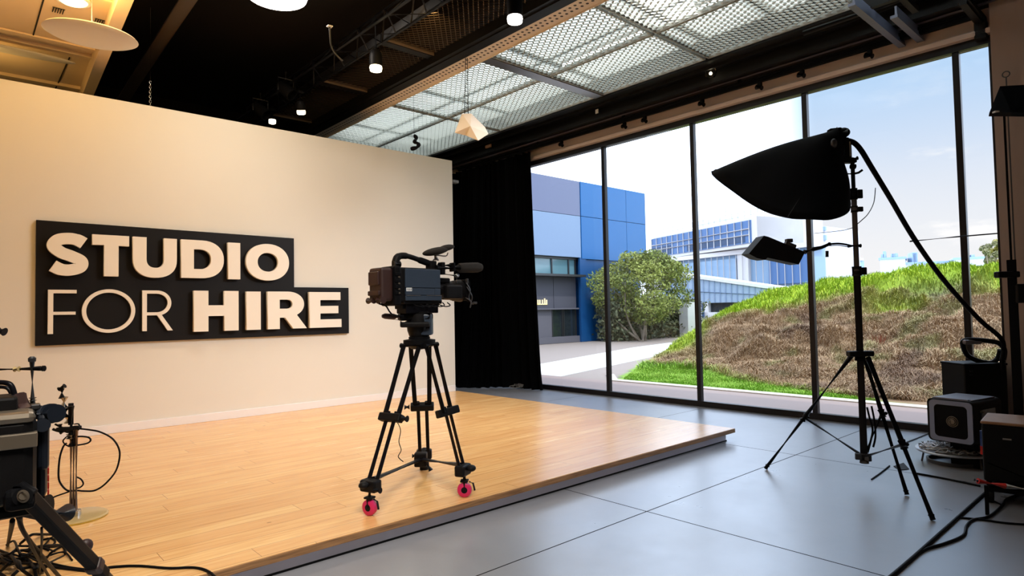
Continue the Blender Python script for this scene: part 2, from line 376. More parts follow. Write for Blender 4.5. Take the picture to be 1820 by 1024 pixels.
# S: a stroke of even width along an S spine
sx0, sx1 = .675, 1.03; w = .118
sp_ = catmull([(.735, z0+.092, 0), (.80, z0+.058, 0), (.875, z0+.055, 0), (.955, z0+.085, 0), (.962, z0+.145, 0), (.885, z0+.19, 0), (.80, z0+.225, 0), (.742, z0+.285, 0), (.775, z0+.345, 0), (.86, z0+.365, 0), (.93, z0+.355, 0), (.985, z0+.325, 0)], 8)
L_, R_ = [], []
for i, q in enumerate(sp_):
    d = (sp_[min(i+1, len(sp_)-1)]-sp_[max(i-1, 0)]).normalized(); nn = Vector((-d.y, d.x, 0)); t = i/(len(sp_)-1)
    ww = w/2*(.93 if .1 < t < .9 else .97)
    L_.append((q.x+nn.x*ww, q.y+nn.y*ww)); R_.append((q.x-nn.x*ww, q.y-nn.y*ww))
letter('S', [L_+R_[::-1]], True)
letter('T', [[(1.055, z1), (1.055, z1-.105), (1.155, z1-.105), (1.155, z0), (1.282, z0), (1.282, z1-.105), (1.375, z1-.105), (1.375, z1)]], True)
u0, u1 = 1.41, 1.825; uc = (u0+u1)/2; cy = z0+.19
letter('U', [[(u0, z1)]+sup(uc, cy, (u1-u0)/2, .195, PI, 2*PI)+[(u1, z1), (u1-.125, z1)]+sup(uc, cy, (u1-u0)/2-.125, .09, 2*PI, PI)+[(u0+.125, z1)]], True)
d0, d1 = 1.868, 2.31; dm = d0+.21
letter('D', [[(d0, z0), (dm, z0)]+sup(dm, zc, d1-dm, hh/2, -PI/2, PI/2, e=.9)+[(dm, z1), (d0, z1)],
             [(d0+.128, z0+.10), (dm-.02, z0+.10)]+sup(dm-.02, zc, d1-dm-.115, hh/2-.10, -PI/2, PI/2, e=.9)+[(dm-.02, z1-.10), (d0+.128, z1-.10)]], True)
letter('I', [rect(2.357, 2.49, z0-.005, z1-.005)], True)
letter('O', [sup(2.81, zc-.005, .254, .218, 0, 2*PI*.9999, 60, .95), sup(2.81, zc-.005, .122, .112, 0, 2*PI*.9999, 60, .95)], True)
a0, a1 = 1.315, 1.745; aw = .042
letter('F', [[(.703, a0), (.703+aw, a0), (.703+aw, a0+.185), (.925, a0+.185), (.925, a0+.215), (.703+aw, a0+.215), (.703+aw, a1-.034), (.932, a1-.034), (.932, a1), (.703, a1)]], False)
letter('O', [ell(1.208, (a0+a1)/2+.002, .232, .222, k=64), ell(1.208, (a0+a1)/2+.002, .196, .188, k=64)], False)
r0 = 1.505; rm = r0+.14
letter('R', [[(r0, a0), (r0+aw, a0), (r0+aw, a0+.165), (rm+.0, a0+.165), (1.745, a0), (1.795, a0), (rm+.04, a0+.172)]+sup(rm, a0+.296, .135, .134, -PI/2+.25, PI/2, e=1)+[(rm, a1), (r0, a1)],
             [(r0+aw, a0+.198), (rm, a0+.198)]+sup(rm, a0+.297, .10, .099, -PI/2, PI/2, e=1)+[(rm, a0+.396), (r0+aw, a0+.396)]], False)
b0, b1 = 1.292, 1.745; bh = b1-b0
x0, x1 = 1.995, 2.47
letter('H', [[(x0, b0), (x0+.15, b0), (x0+.15, b0+.17), (x1-.155, b0+.17), (x1-.155, b0), (x1, b0), (x1, b1), (x1-.155, b1), (x1-.155, b0+.29), (x0+.15, b0+.29), (x0+.15, b1), (x0, b1)]], True)
letter('I', [rect(2.56, 2.722, b0, b1-.005)], True)
x0, x1 = 2.805, 3.285; rm = x0+.24; ry = b1-.155
letter('R', [[(x0, b0), (x0+.142, b0), (x0+.142, b0+.135), (x0+.21, b0+.135), (3.115, b0), (x1, b0), (rm+.115, b0+.165)]+sup(rm, ry, .205, .152, -PI/2+.62, PI/2, e=.95)+[(rm, b1-.003), (x0, b1-.003)],
             [(x0+.142, ry-.055), (rm, ry-.055)]+sup(rm, ry, .062, .055, -PI/2, PI/2, e=.95)+[(rm, ry+.055), (x0+.142, ry+.055)]], True)
x0, x1 = 3.322, 3.735; b1 -= .006
letter('E', [[(x0, b0), (x1+.012, b0), (x1+.012, b0+.103), (x0+.14, b0+.103), (x0+.14, b0+.178), (x1-.03, b0+.178), (x1-.03, b0+.272), (x0+.14, b0+.272), (x0+.14, b1-.1), (x1, b1-.1), (x1, b1), (x0, b1)]], True)

XF = None; YW = YO
# ================================================================ OVERHEAD
def mesh_panel(x0, x1, y0, y1, z, px, py, w, m, label, group, tilt=.5):
    v, f = [], []; ny = int((y1-y0)/py); nx = int((x1-x0)/px)
    for j in range(ny+1):
        for i in range(nx+1):
            s = 1 if (i+j) % 2 else -1; x = x0+(x1-x0)*i/nx; y = y0+(y1-y0)*j/ny + s*py*.46
            y = min(max(y, y0), y1)
            v += [(x, y-w*.5, z-w*tilt), (x, y+w*.5, z+w*tilt)]
            if i: k = len(v); f.append((k-4, k-2, k-1, k-3))
    me = bpy.data.meshes.new('mesh_ceiling_panel'); me.from_pydata(v, [], f)
    b = B(); b.from_mesh(me); bpy.data.meshes.remove(me)
    e = .012
    for a, c in (((x0, y0), (x1, y0+e)), ((x0, y1-e), (x1, y1)), ((x0, y0), (x0+e, y1)), ((x1-e, y0), (x1, y1))): box2(b, (a[0], a[1], z-.03), (c[0], c[1], z+.03))
    o = obj('mesh_ceiling_panel', b, m); return tag(o, label, 'ceiling panel', group)
side = {0: 'beside the beige perforated beam', 1: 'beside the black beam over the windows'}
rows = [(2.5, 4.33, 'nearest the viewer, cut by the top edge'), (4.37, 6.13, 'second row back, in front of the folded pendant'), (6.32, 8.6, 'third row back, right behind the grey cross channel'), (8.62, 11.5, 'farthest back, above the partition corner')]
for i, (xa, xb) in enumerate(((5.10, 6.30), (6.32, 7.5))):
    for y0, y1, t in rows:
        mesh_panel(xa, xb, y0, y1, 4.80, .042, .062, .022, M['palemesh'], 'pale backlit mesh ceiling panel %s, %s' % (side[i], t), 'pale mesh ceiling panels')
for y0, y1, t in ((4.2, 6.6, 'nearest the viewer'), (6.72, 8.35, 'behind the lit black pendant spotlight'), (8.47, 10.3, 'farthest back above the partition')):
    mesh_panel(3.93, 4.66, y0, y1, 4.82, .036, .044, .014, M['darkmesh'], 'dark mesh ceiling panel beside the truss, '+t, 'dark mesh ceiling panels')
b = B()
for y in (4.14, 6.66, 8.41, 10.36): box2(b, (3.9, y-.06, 4.78), (4.63, y+.06, 4.88))
box2(b, (3.88, 4.0, 4.78), (3.93, 11.9, 4.88)); tag(obj('ceiling_grid_frame', b, M['beam']), 'black frame bars holding the dark mesh ceiling panels', 'frame')
b = B(); box2(b, (5.2, 6.14, 4.76), (7.5, 6.31, 4.80)); tag(obj('cross_channel', b, M['alu']), 'grey metal channel crossing the pale mesh ceiling', 'beam')
# fluorescent tubes above the pale mesh
def batten(x, y0, y1, lab):
    t = thing('batten_light', lab, 'light', (x, (y0+y1)/2, 4.95), 'tube lights above the mesh')
    b = B(); box2(b, (x-.08, y0, 4.96), (x+.08, y1, 5.01), .01); obj('housing', b, M['white'], t)
    b = B(); box2(b, (x-.07, y0+.03, 4.92), (x+.07, y1-.03, 4.96), .01); obj('diffuser', b, M['coolglow'], t)
M['coolglow'] = mat('cool_tube_glow', (1, 1, 1, 1), .5, emit=(.93, 1, .96, 1), es=3)
batten(6.52, 4.5, 6.05, 'bright tube light seen through the middle pale mesh panels')
batten(6.52, 2.4, 4.1, 'bright tube light seen through the nearest pale mesh panels')
# beams along the room
b = B(); box2(b, (4.64, 1.0, 4.70), (4.84, 12.0, 5.3)); box2(b, (4.70, 1.0, 4.685), (4.84, 12.0, 4.70)); tag(obj('ceiling_beam', b, M['beam']), 'black steel ceiling beam between dark mesh and beige perforated channel', 'beam')
m = mat('perforated_beige_steel', srgb(196, 164, 130), .6); n = NT(m); p, sp = n.pos()
def dots(off, par):
    u_ = n.m('SUBTRACT', n.m('FRACT', n.m('ADD', n.m('DIVIDE', sp['Y'], .075), par)), .5); v_ = n.m('DIVIDE', n.m('SUBTRACT', sp['X'], off), .075)
    r2 = n.m('ADD', n.m('MULTIPLY', u_, u_), n.m('MULTIPLY', v_, v_)); return n.m('LESS_THAN', r2, .055)
dd = n.m('MAXIMUM', dots(4.925, 0.), dots(4.995, .5))
n.l(n.mix(dd, srgb(226, 212, 196), (.012, .01, .008, 1)), n.b.inputs['Base Color'])
b = B(); box2(b, (4.845, 1.4, 4.70), (5.085, 11.9, 4.715)); box2(b, (4.845, 1.4, 4.70), (4.853, 11.9, 4.80)); box2(b, (5.075, 1.4, 4.68), (5.085, 11.9, 4.80))
tag(obj('perforated_channel', b, m), 'long beige steel channel punched with two rows of holes', 'beam')
b = B(); box2(b, (7.51, -3.0, 4.74), (7.86, 12, 5.3)); box2(b, (7.86, -3.0, 4.60), (XW-.002, 12, 5.3)); box2(b, (7.50, -3, 4.74), (7.54, 12, 4.82)); box2(b, (7.80, -3, 4.56), (7.88, 12, 4.62)); box2(b, (7.66, -3, 4.70), (7.69, 12, 4.745))
tag(obj('window_bulkhead', b, M['beam']), 'black stepped bulkhead beam running above the tall windows', 'beam')
b = B(); pp = [P(942, 258, 0, 7.98), P(1297, 141, 0, 7.98)]; zr = (pp[0].z+pp[1].z)/2
cyl(b, (7.98, -2.9, zr), (7.98, 11.9, zr), .028); tag(obj('lighting_rail', b, M['greystrip']), 'grey round lighting rail along the black bulkhead', 'rail')
b = B(); box2(b, (8.04, 1.5, zr-.10), (8.09, 10.6, zr-.06)); box2(b, (8.0, 1.5, zr-.06), (8.13, 10.6, zr-.03))
for y in (2.2, 4.2, 6.2, 8.2, 10.2): box2(b, (8.05, y-.02, zr-.04), (8.08, y+.02, 4.62))
tag(obj('track_rail', b, M['black']), 'thin black track rail under the grey lighting rail', 'rail')
def track_head(y, i, w):
    t = thing('track_clip', w, 'clip', (8.06, y, zr-.10), 'small black heads on the track rail')
    b = B(); box(b, (8.06, y, zr-.125), (.05, .05, .05), None, .006); obj('mount', b, M['black'], t)
    b = B(); cyl(b, (8.05, y-.03, zr-.19), (8.07, y+.05, zr-.15), .03, .035, 12); obj('head', b, M['blackgloss'], t)
for i, (x, y, w) in enumerate(((998, 252, 'black head on the track nearest the curtain'), (1110, 218, 'black head on the track above the second pane'), (1146, 203, 'black head just left of the second mullion'), (1248, 174, 'black head on the track above the third pane'), (1350, 133, 'black head on the track near the clear bulb'), (1425, 112, 'black head on the track above the softbox'), (1546, 95, 'black head on the track beside the blue struts'))):
    track_head(P(x, y, 0, 8.06).y, i, w)
# blue-grey struts and the corner bracket
for (x, y), l, lab in (((1603, 80), 1.25, 'blue-grey metal strut reaching the window wall, left of the pair'), ((1636, 68), .62, 'blue-grey metal strut reaching the window wall, right of the pair')):
    e = P(x, y, 0, XW-.01); b = B(); box2(b, (XW-l-.3, e.y-.035, 4.44), (XW-.004, e.y+.035, 4.47)); box2(b, (XW-l-.3, e.y-.03, 4.47), (XW-.004, e.y-.01, 4.56))
    tag(obj('ceiling_strut', b, M['bluestrip']), lab, 'strut', 'struts over the window')
e = P(1745, 70, 0, XW-.01); b = B(); box2(b, (XW-.75, e.y-.03, 4.42), (XW-.004, e.y+.03, 4.45)); box2(b, (XW-.75, e.y-.05, 4.45), (XW-.004, e.y+.05, 4.50)); box2(b, (XW-.10, e.y-.06, 4.26), (XW-.004, e.y+.05, 4.45), .01)
tag(obj('corner_bracket', b, M['beam']), 'black angle bracket in the top corner beside the pillar', 'bracket')
b = B(); box2(b, (7.0, 1.45, 4.50), (7.06, 2.2, 4.56)); box2(b, (6.6, 1.9, 4.50), (7.5, 1.96, 4.56)); box2(b, (6.9, .9, 4.62), (7.5, 1.0, 4.72)); cyl(b, (7.3, -1, 4.6), (7.3, 3.0, 4.6), .03)
cyl(b, (6.4, -1, 4.9), (7.5, 3.0, 4.86), .02); tag(obj('cable_ladder', b, M['beam']), 'dark pipe and bar framework in the upper right corner', 'frame')
# little objects fixed to the bulkhead
def small(nm, x, y, d, s, m, lab, cat, R=None):
    c = D(x, y, d); b = B(); box(b, c, s, R, .004); return tag(obj(nm, b, m), lab, cat)
c = P(1061, 198, 0, 7.80); small('paper_tag', 1061, 198, (c-CAM).dot(FW), (.015, .06, .07), M['label'], 'small white paper tag stuck on the black bulkhead', 'tag')
c = P(868, 260, 0, 7.70); small('cardboard_tag', 868, 260, (c-CAM).dot(FW), (.03, .16, .06), M['brown'], 'tan crumpled tag hanging from bulkhead near the partition end', 'tag')
# clear bulb on the bulkhead
c = P(1263, 128, 0, 7.74); t = thing('filament_bulb', 'clear glass bulb lamp hanging under the black bulkhead', 'lamp', (c.x, c.y, c.z))
b = B(); cyl(b, c+Vector((0, 0, .30)), c+Vector((0, 0, .07)), .03, .035); obj('socket', b, M['black'], t)
b = B(); lathe(b, [(0, -.09), (.06, -.07), (.085, -.01), (.07, .05), (.035, .09)], Matrix.Translation(c), 18); obj('glass_bulb', b, M['glass'], t)
b = B(); sphere(b, c+Vector((0, 0, -.02)), .022); obj('filament', b, M['tinyglow'], t)
# lighting truss
t = thing('lighting_truss', 'black triangular lighting truss running towards the sign partition', 'truss', (3.7, 7.2, 4.7))
ca, cb, cc = (3.57, 4.76), (3.87, 4.74), (3.72, 4.98)
for q in (ca, cb, cc): b = B(); cyl(b, (q[0], 3.6, q[1]), (q[0], 10.8, q[1]), .022, n=10); obj('chord', b, M['blackgloss'], t)
b = B(); y = 3.7; k = 0
while y < 10.6:
    for (a_, b_) in ((ca, cb), (ca, cc), (cb, cc)):
        p0, p1 = (a_, b_) if k % 2 else (b_, a_); cyl(b, (p0[0], y, p0[1]), (p1[0], y+.32, p1[1]), .010, n=6)
    y += .32; k += 1
obj('lacing', b, M['blackgloss'], t)
# lamps
def pendant_spot(x, y, d, r, h, lab, tilt=(0, 0), stem=.3, glow=True, gm='tinyglow'):
    c = D(x, y, d); t = thing('pendant_spotlight', lab, 'spotlight', (c.x, c.y, c.z), 'black spotlights under the ceiling'); Mx = Matrix.Translation(c) @ Matrix.Rotation(tilt[0], 4, 'X') @ Matrix.Rotation(tilt[1], 4, 'Y')
    b = B(); lathe(b, [(0, h), (r*.55, h), (r*.85, h*.85), (r, h*.6), (r, 0), (r*.88, 0), (r*.86, .02)], Mx); obj('lamp_housing', b, M['black'], t)
    b = B(); lathe(b, [(r*.9, .01), (r*.97, -.02), (r*.9, -.055), (r*.5, -.065), (0, -.065)], Mx); obj('lens', b, M[gm] if glow else M['blackgloss'], t)
    b = B(); tp = Mx @ Vector((0, 0, h)); cyl(b, tp, tp+Vector((0, 0, stem)), .014); box(b, tp+Vector((0, 0, stem)), (.07, .07, .04), None, .005); obj('stem', b, M['black'], t); return t, c
pendant_spot(668, 118, 7.6, .078, .20, 'black pendant spotlight with bright warm lens below the dark mesh', stem=.35)
pendant_spot(535, 196, 8.9, .062, .13, 'round black spotlight with a thin lit rim above the partition', tilt=(.25, -.2), stem=.12)
pendant_spot(484, 213, 9.6, .055, .05, 'shallow dark fitting with two small lit lenses, lowest over the partition', stem=.1)
pendant_spot(915, 30, 6.2, .080, .24, 'black spotlight with pinkish white lens beside the perforated channel', stem=.15, gm='glow')
for x, y, d, lab in ((508, 160, 8.9, 'dark unlit stage lamp clamped to the far end of truss'), (463, 196, 9.3, 'dark unlit stage lamp at the truss end, leftmost')):
    c = D(x, y, d); t = thing('stage_lamp', lab, 'stage lamp', (c.x, c.y, c.z), 'unlit stage lamps on the truss')
    b = B(); lathe(b, [(0, -.14), (.06, -.13), (.085, 0), (.09, .13), (.08, .13), (.07, .05), (0, .04)], Matrix.Translation(c) @ Matrix.Rotation(2.4, 4, 'X') @ Matrix.Rotation(.5, 4, 'Y')); obj('lamp_housing', b, M['black'], t)
    b = B(); tube(b, [c+Vector((-.11, 0, -.02)), c+Vector((-.11, 0, .16)), c+Vector((.11, 0, .16)), c+Vector((.11, 0, -.02))], .009, 6); cyl(b, c+Vector((0, 0, .16)), c+Vector((0, 0, .26)), .012); obj('yoke', b, M['steel'], t)
# ceiling sensor rod
a = D(586, 47, 6.9); t = thing('ceiling_rod', 'thin bent metal rod with a small pale plate hanging under black ceiling', 'rod', (a.x, a.y, a.z))
b = B(); box(b, a, (.055, .055, .012), None, .004); obj('plate', b, M['label'], t)
b = B(); tube(b, catmull([a, D(587, 72, 6.95), D(590, 86, 7.0), D(600, 100, 7.0), D(609, 108, 7.05)], 6), .009, 8); obj('rod', b, M['steel'], t)
# oval lamps
def oval(x, y, z, rx, ry, lab, nm='oval_pendant_lamp', mt='lampwhite', top=None):
    c = P(x, y, 2, z); t = thing(nm, lab, 'lamp', (c.x, c.y, c.z)); b = B()
    lathe(b, [(0, -.022), (.6, -.02), (.93, -.008), (1, .006), (.97, .018), (.9, .024), (0, .026)], Matrix.Translation(c) @ Matrix.Diagonal((rx, ry, 1, 1)), 48); obj('lamp_disc', b, M[mt], t)
    b = B(); cyl(b, c+Vector((0, 0, .02)), (c.x, c.y, top or 4.6), .008, n=8); lathe(b, [(0, .02), (.05, .024), (.05, .05), (0, .06)], Matrix.Translation(c), 16); obj('suspension', b, M['white'], t); return c
oval(163, 64, 4.0, .365, .30, 'large opal oval disc hanging under the cream ceiling panel')
c = P(492, -8, 2, 5.16); t = thing('round_ceiling_lamp', 'bright round white lamp on the black ceiling, cut by the top edge', 'lamp', (c.x, c.y, c.z))
b = B(); lathe(b, [(0, -.05), (.26, -.045), (.33, -.02), (.34, .02)], Matrix.Translation(c), 40); obj('diffuser', b, M['glow'], t)
b = B(); lathe(b, [(.345, .02), (.35, .14), (0, .14)], Matrix.Translation(c), 40); obj('housing', b, M['white'], t)
# cream dropped ceiling at the far left
ex_ = lambda y: 1.28+.044*(y-6.8)                             # right edge of the dropped ceiling drifts a little
def slab(b, y0, y1, z0, z1, x0=-3.59, w=None, dx=.10): prism(b, [((x0 if w is None else ex_(y0)-w), y0), (ex_(y0)-(dx if w is None else 0), y0), (ex_(y1)-(dx if w is None else 0), y1), ((x0 if w is None else ex_(y1)-w), y1)], z1-z0, Matrix.Translation((0, 0, z0)))
b = B(); slab(b, 4.6, 8.75, 4.66, 4.70); slab(b, 8.75, 12.05, 4.70, 4.74); slab(b, 4.6, 12.05, 4.50, 5.29, w=.12); slab(b, 8.70, 8.78, 4.64, 4.74); slab(b, 4.6, 4.7, 4.5, 5.29)
struct('ceiling_drop', b, M['dropceil'])
b = B(); slab(b, 9.05, 9.10, 4.66, 4.70, dx=.12); slab(b, 7.28, 7.33, 4.648, 4.661, dx=.12); slab(b, 10.4, 10.45, 4.66, 4.70, dx=.12); struct('trim_4', b, M['dropceil'])
b = B(); box2(b, (.655, 4.75, 4.650), (.667, 8.70, 4.661)); box2(b, (1.06, 9.3, 4.69), (1.072, 11.4, 4.701)); box2(b, (.72, 6.82, 4.655), (1.10, 6.828, 4.661)); struct('trim_5', b, M['holes'])
c = P(130, 1, 2, 4.655); t = thing('recessed_lamp', 'glowing warm recessed lamp in the cream ceiling panel, cut by top edge', 'lamp', (c.x, c.y, c.z))
b = B(); lathe(b, [(0, -.028), (.10, -.024), (.12, -.008), (.125, .0)], Matrix.Translation(c), 32); obj('lens', b, M['warmglow'], t)
b = B(); lathe(b, [(.125, -.012), (.15, -.010), (.155, .004), (.125, .004)], Matrix.Translation(c), 32); obj('rim', b, M['white'], t)
for x, y, lab in ((103, 19, 'small dark slotted vent in the cream ceiling panel left of the glowing lamp'), (177, 39, 'small dark slotted vent in the cream ceiling panel above the opal disc')):
    c = P(x, y, 2, 4.652); b = B()
    for k in range(5): box2(b, (c.x-.045+k*.021, c.y-.06, c.z-.004), (c.x-.036+k*.021, c.y+.06, c.z))
    box2(b, (c.x-.05, c.y-.064, c.z-.002), (c.x+.055, c.y-.058, c.z+.004)); tag(obj('ceiling_vent', b, M['holes']), lab, 'vent')
b = B(); lathe(b, [(0, -.02), (.8, -.018), (.97, -.008), (1, 0), (.97, .01), (0, .012)], Matrix.Translation((.50, 9.2, 4.60)) @ Matrix.Diagonal((.62, .11, 1, 1)), 40); cyl(b, (.3, 9.2, 4.60), (.3, 9.2, 4.70), .01)
tag(obj('oval_reflector', b, M['lampwhite']), 'slim opal oval disc half hidden in the darker cream recess at far left', 'lamp')
# diagonal pipe, chain, hook
b = B(); a = P(338, -6, 2, 5.05); c = P(222, 172, 2, 5.05); cyl(b, a+(a-c)*.4, c+(c-a)*.25, .085, n=20); tag(obj('ceiling_pipe', b, M['pipe']), 'thick dull brown pipe crossing the black ceiling at left', 'pipe')
b = B(); top = D(267, 138, (Vector((2.0, YW+.08, 4))-CAM).dot(FW)); xx, yy = P(267, 190, 1, YW+.08).x, YW+.08; z = 4.041; k = 0
while z < 4.36:
    R_ = Matrix.Rotation(PI/2*(k % 2), 3, 'Z'); ring = [Vector((xx, yy, z+.018))+R_ @ Vector((.011*math.cos(q), 0, .019*math.sin(q))) for q in [2*PI*i/10 for i in range(10)]]
    tube(b, ring, .0035, 6, closed=True); z += .030; k += 1
cyl(b, (xx, yy, z), (xx, yy, 5.3), .002, n=6); tag(obj('hanging_chain', b, M['chrome']), 'short steel chain holding the top of the cream partition', 'chain')
b = B(); tube(b, catmull([D(736, 240, 9.3), D(740, 246, 9.3), D(737, 252, 9.25), D(744, 256, 9.25), D(741, 262, 9.2), D(730, 265, 9.2)], 6), [.020+.012*math.sin(i*.4)**2 for i in range(31)], 8); cyl(b, D(736, 240, 9.3), D(736, 240, 9.3)+Vector((0, 0, .75)), .003, n=6)
tag(obj('hanging_hook', b, M['black']), 'small black curled hook hanging above the partition edge', 'hook')
# folded paper pendant
hd = 8.0; t = thing('folded_pendant_lamp', 'folded cream paper pendant lamp on a black cable ladder', 'lamp', D(838, 225, hd))
b = B(); A = lambda x, y, dz=0: D(x, y, hd+dz)
tp = A(829, 97); 
for dx in (-3, 3): tube(b, [A(829+dx*1.1, 203), A(829+dx*.5, 97)], .006, 6)
for k in range(14): yy = 105+k*7; q = .5+.6*(yy-97)/106; tube(b, [A(829-3*q, yy), A(829+3*q, yy+3)], .004, 5)
obj('cable_ladder', b, M['steel'], t)
b = B()
V = [b.verts.new(q) for q in (A(821, 202, -.05), A(838, 202, -.05), A(837, 203, .08), A(822, 203, .08), A(808, 236, -.12), A(836, 224, -.2), A(862, 226, -.05), A(868, 238, -.15), A(850, 250, -.2), A(828, 241, -.1), A(812, 234, .12), A(866, 236, .14), A(840, 244, .16))]
for f in ((0, 1, 5, 4), (1, 2, 6, 5), (2, 3, 10, 11), (3, 0, 4, 10), (5, 6, 7), (5, 7, 8), (5, 8, 9), (5, 9, 4), (2, 11, 6), (6, 11, 7), (10, 4, 9), (10, 9, 12), (12, 11, 10), (0, 3, 2, 1)): 
    try: b.faces.new([V[i] for i in f])
    except ValueError: pass
bmesh.ops.recalc_face_normals(b, faces=b.faces); bmesh.ops.solidify(b, geom=b.faces[:], thickness=.004); obj('paper_shade', b, M['paper'], t)
# ---------------------------------------------------------------- curtain
v = B(); NU, NV = 150, 14; z1 = 4.42; g = []
pth = catmull([(8.03, 8.14, 0), (7.98, 8.6, 0), (7.80, 9.1, 0), (7.45, 9.35, 0), (7.25, 9.75, 0), (7.3, 10.5, 0), (7.3, 11.6, 0)], 25)
ptt = catmull([(8.03, 8.34, 0), (8.00, 8.75, 0), (7.99, 9.3, 0), (7.98, 9.7, 0), (7.98, 10.2, 0), (7.98, 10.8, 0), (7.98, 11.7, 0)], 25)
for j in range(NV+1):
    tz = j/NV; z = .012+(z1-.012)*tz; row_ = []
    for i in range(len(pth)):
        w_ = tz**.6; q = pth[i]*(1-w_)+ptt[i]*w_; d = (pth[min(i+1, len(pth)-1)]-pth[max(i-1, 0)]).normalized(); nn = Vector((-d.y, d.x, 0))
        a_ = (.055+.03*math.sin(i*.13))*(1-.35*tz); row_.append(v.verts.new(q+nn*a_*(math.sin(i*.62+.8*math.sin(i*.11))+.3*math.sin(i*1.7+tz*2))+Vector((0, 0, z))))
    g.append(row_)
for j in range(NV):
    for i in range(len(pth)-1): f = v.faces.new((g[j][i], g[j][i+1], g[j+1][i+1], g[j+1][i])); f.smooth = True
bmesh.ops.solidify(v, geom=v.faces[:], thickness=.006)
tag(obj('curtain', v, M['velvet']), 'floor length black curtain bunched between partition and windows', 'curtain')
b = B(); rnd = random.Random(3); c = P(925, 691, 2, 0)
for k in range(6):
    pts = [c+Vector((rnd.uniform(-.16, .16), rnd.uniform(-.16, .16), rnd.uniform(.008, .10))) for _ in range(6)]; tube(b, catmull(pts, 6), .006, 6)
tag(obj('cord_pile', b, M['greyplate']), 'small tangled pile of grey cord on floor before the curtain', 'cord')
b = B(); box(b, P(805, 323, 1, YW+.2)+Vector((.03, 0, 0)), (.12, .1, .05), None, .005); tag(obj('edge_clamp', b, M['greyplate']), 'small grey clamp fixed behind the partition edge', 'clamp')
# ================================================================ VIDEO CAMERA ON ITS ROLLING TRIPOD
XF = SCL; HP = .28; TC = Vector((2.30, 3.48, HP)); TD = (Vector((2.3, 3.48, 1.3))-CAM).dot(FW)
PH = math.radians(87); Fv = Vector((math.sin(PH), math.cos(PH), 0)); Lv = Vector((-Fv.y, Fv.x, 0))   # forward, left
def CM(z): return Matrix(((Fv.x, Lv.x, 0, TC.x), (Fv.y, Lv.y, 0, TC.y), (0, 0, 1, z), (0, 0, 0, 1)))
Z = lambda y: zat(TC.x, TC.y, y)
zb = Z(612)
tp = thing('camera_tripod', 'black twin tube camera tripod on crimson castors standing on the wooden stage', 'tripod', TC)
b = B(); lathe(b, [(0, -.035), (.05, -.03), (.085, -.005), (.105, .0), (.105, .03), (.07, .035), (.07, .05), (0, .05)], Matrix.Translation((TC.x, TC.y, zb)), 28); obj('bowl', b, M['black'], tp)
feet = [Vector((1.83, 3.31, HP)), Vector((2.44, 3.20, HP)), Vector((2.66, 3.98, HP))]
hub = Vector((TC.x+.20, TC.y+.22, 0)); hub = P(748, 812, 1, 3.83); hub = Vector((hub.x, hub.y, max(hub.z, HP+.09)))
for k, f in enumerate(feet):
    d = Vector((f.x-TC.x, f.y-TC.y, 0)).normalized(); s = Vector((-d.y, d.x, 0))
    top = Vector((TC.x, TC.y, zb-.005))+d*.085; bot = Vector((f.x, f.y, HP+(.155 if k < 2 else .10)))-d*(.01)
    lg = B(); mid = top.lerp(bot, .53)
    for sg_ in (-1, 1):
        cyl(lg, top+s*sg_*.062, mid+s*sg_*.05, .0155, n=12)
    cyl(lg, top-s*.085, top+s*.085, .017, n=12)
    lo = obj('leg', lg, M['black'], tp)
    b = B()
    for sg_ in (-1, 1): cyl(b, mid.lerp(top, .08)+s*sg_*.030, bot+s*sg_*.030, .0125, n=12)
    obj('lower_tubes', b, M['blackgloss'], lo)
    b = B(); q = frame(mid, bot-top); R3 = q.to_3x3(); box(b, mid, (.165, .05, .05), R3 if abs((R3 @ Vector((1, 0, 0))).dot(s)) > .7 else R3 @ Matrix.Rotation(PI/2, 3, 'Z'), .008)
    cyl(b, mid+s*.09, mid+s*.125, .02, n=12); obj('clamp', b, M['plastic'], lo)
    b = B(); box(b, bot+Vector((0, 0, .015)), (.115, .07, .07), Matrix.Rotation(math.atan2(s.y, s.x), 3, 'Z'), .012); cyl(b, bot+d*.02+s*.05, bot+d*.02+s*.09, .017)
    sphere(b, bot+d*.06+Vector((0, 0, .03)), .03, (1, 1, .7)); obj('foot_block', b, M['plastic'], lo)
    if k < 2:
        b = B(); w = Vector((f.x, f.y, HP+.047)); a = Vector((.70, .71, 0)) if k else Vector((.93, .36, 0))
        Mx = frame(w-a*.017, a); lathe(b, [(.02, -.003), (.036, -.003), (.045, .003), (.047, .017), (.045, .031), (.036, .037), (.02, .037), (.02, -.003)], Mx, 28); wh = obj('castor', b, M['pink'], lo, 'crimson castor wheel')
        b = B(); lathe(b, [(0, -.004), (.02, -.002), (.02, .036), (0, .038)], Mx, 16); cyl(b, w+Vector((0, 0, .05)), w+Vector((0, 0, .11)), .014); box(b, w+Vector((0, 0, .056)), (.05, .05, .012), frame(w, a).to_3x3() @ Matrix.Rotation(PI/2, 3, 'X'), .003)
        e = a.cross(Vector((0, 0, 1)))
        for q in (-1, 1): tube(b, [w+a*q*.022, w+a*q*.022+Vector((0, 0, .055))], .007, 8)
        tube(b, [w+e*.03+Vector((0, 0, .05)), w+e*.055+Vector((0, 0, .04)), w+e*.065+Vector((0, 0, -.005))], .006, 8); obj('fork', b, M['plastic'], wh)
    else:
        b = B(); lathe(b, [(0, 0), (.035, .0), (.035, .03), (.018, .05), (.018, .09), (0, .09)], Matrix.Translation(f), 18); obj('rubber_foot', b, M['rubber'], lo)
    b = B(); tube(b, [Vector((hub.x, hub.y, HP+.12)), bot.lerp(mid, .12)], .016, 12); obj('spreader_arm', b, M['blackgloss'], tp)
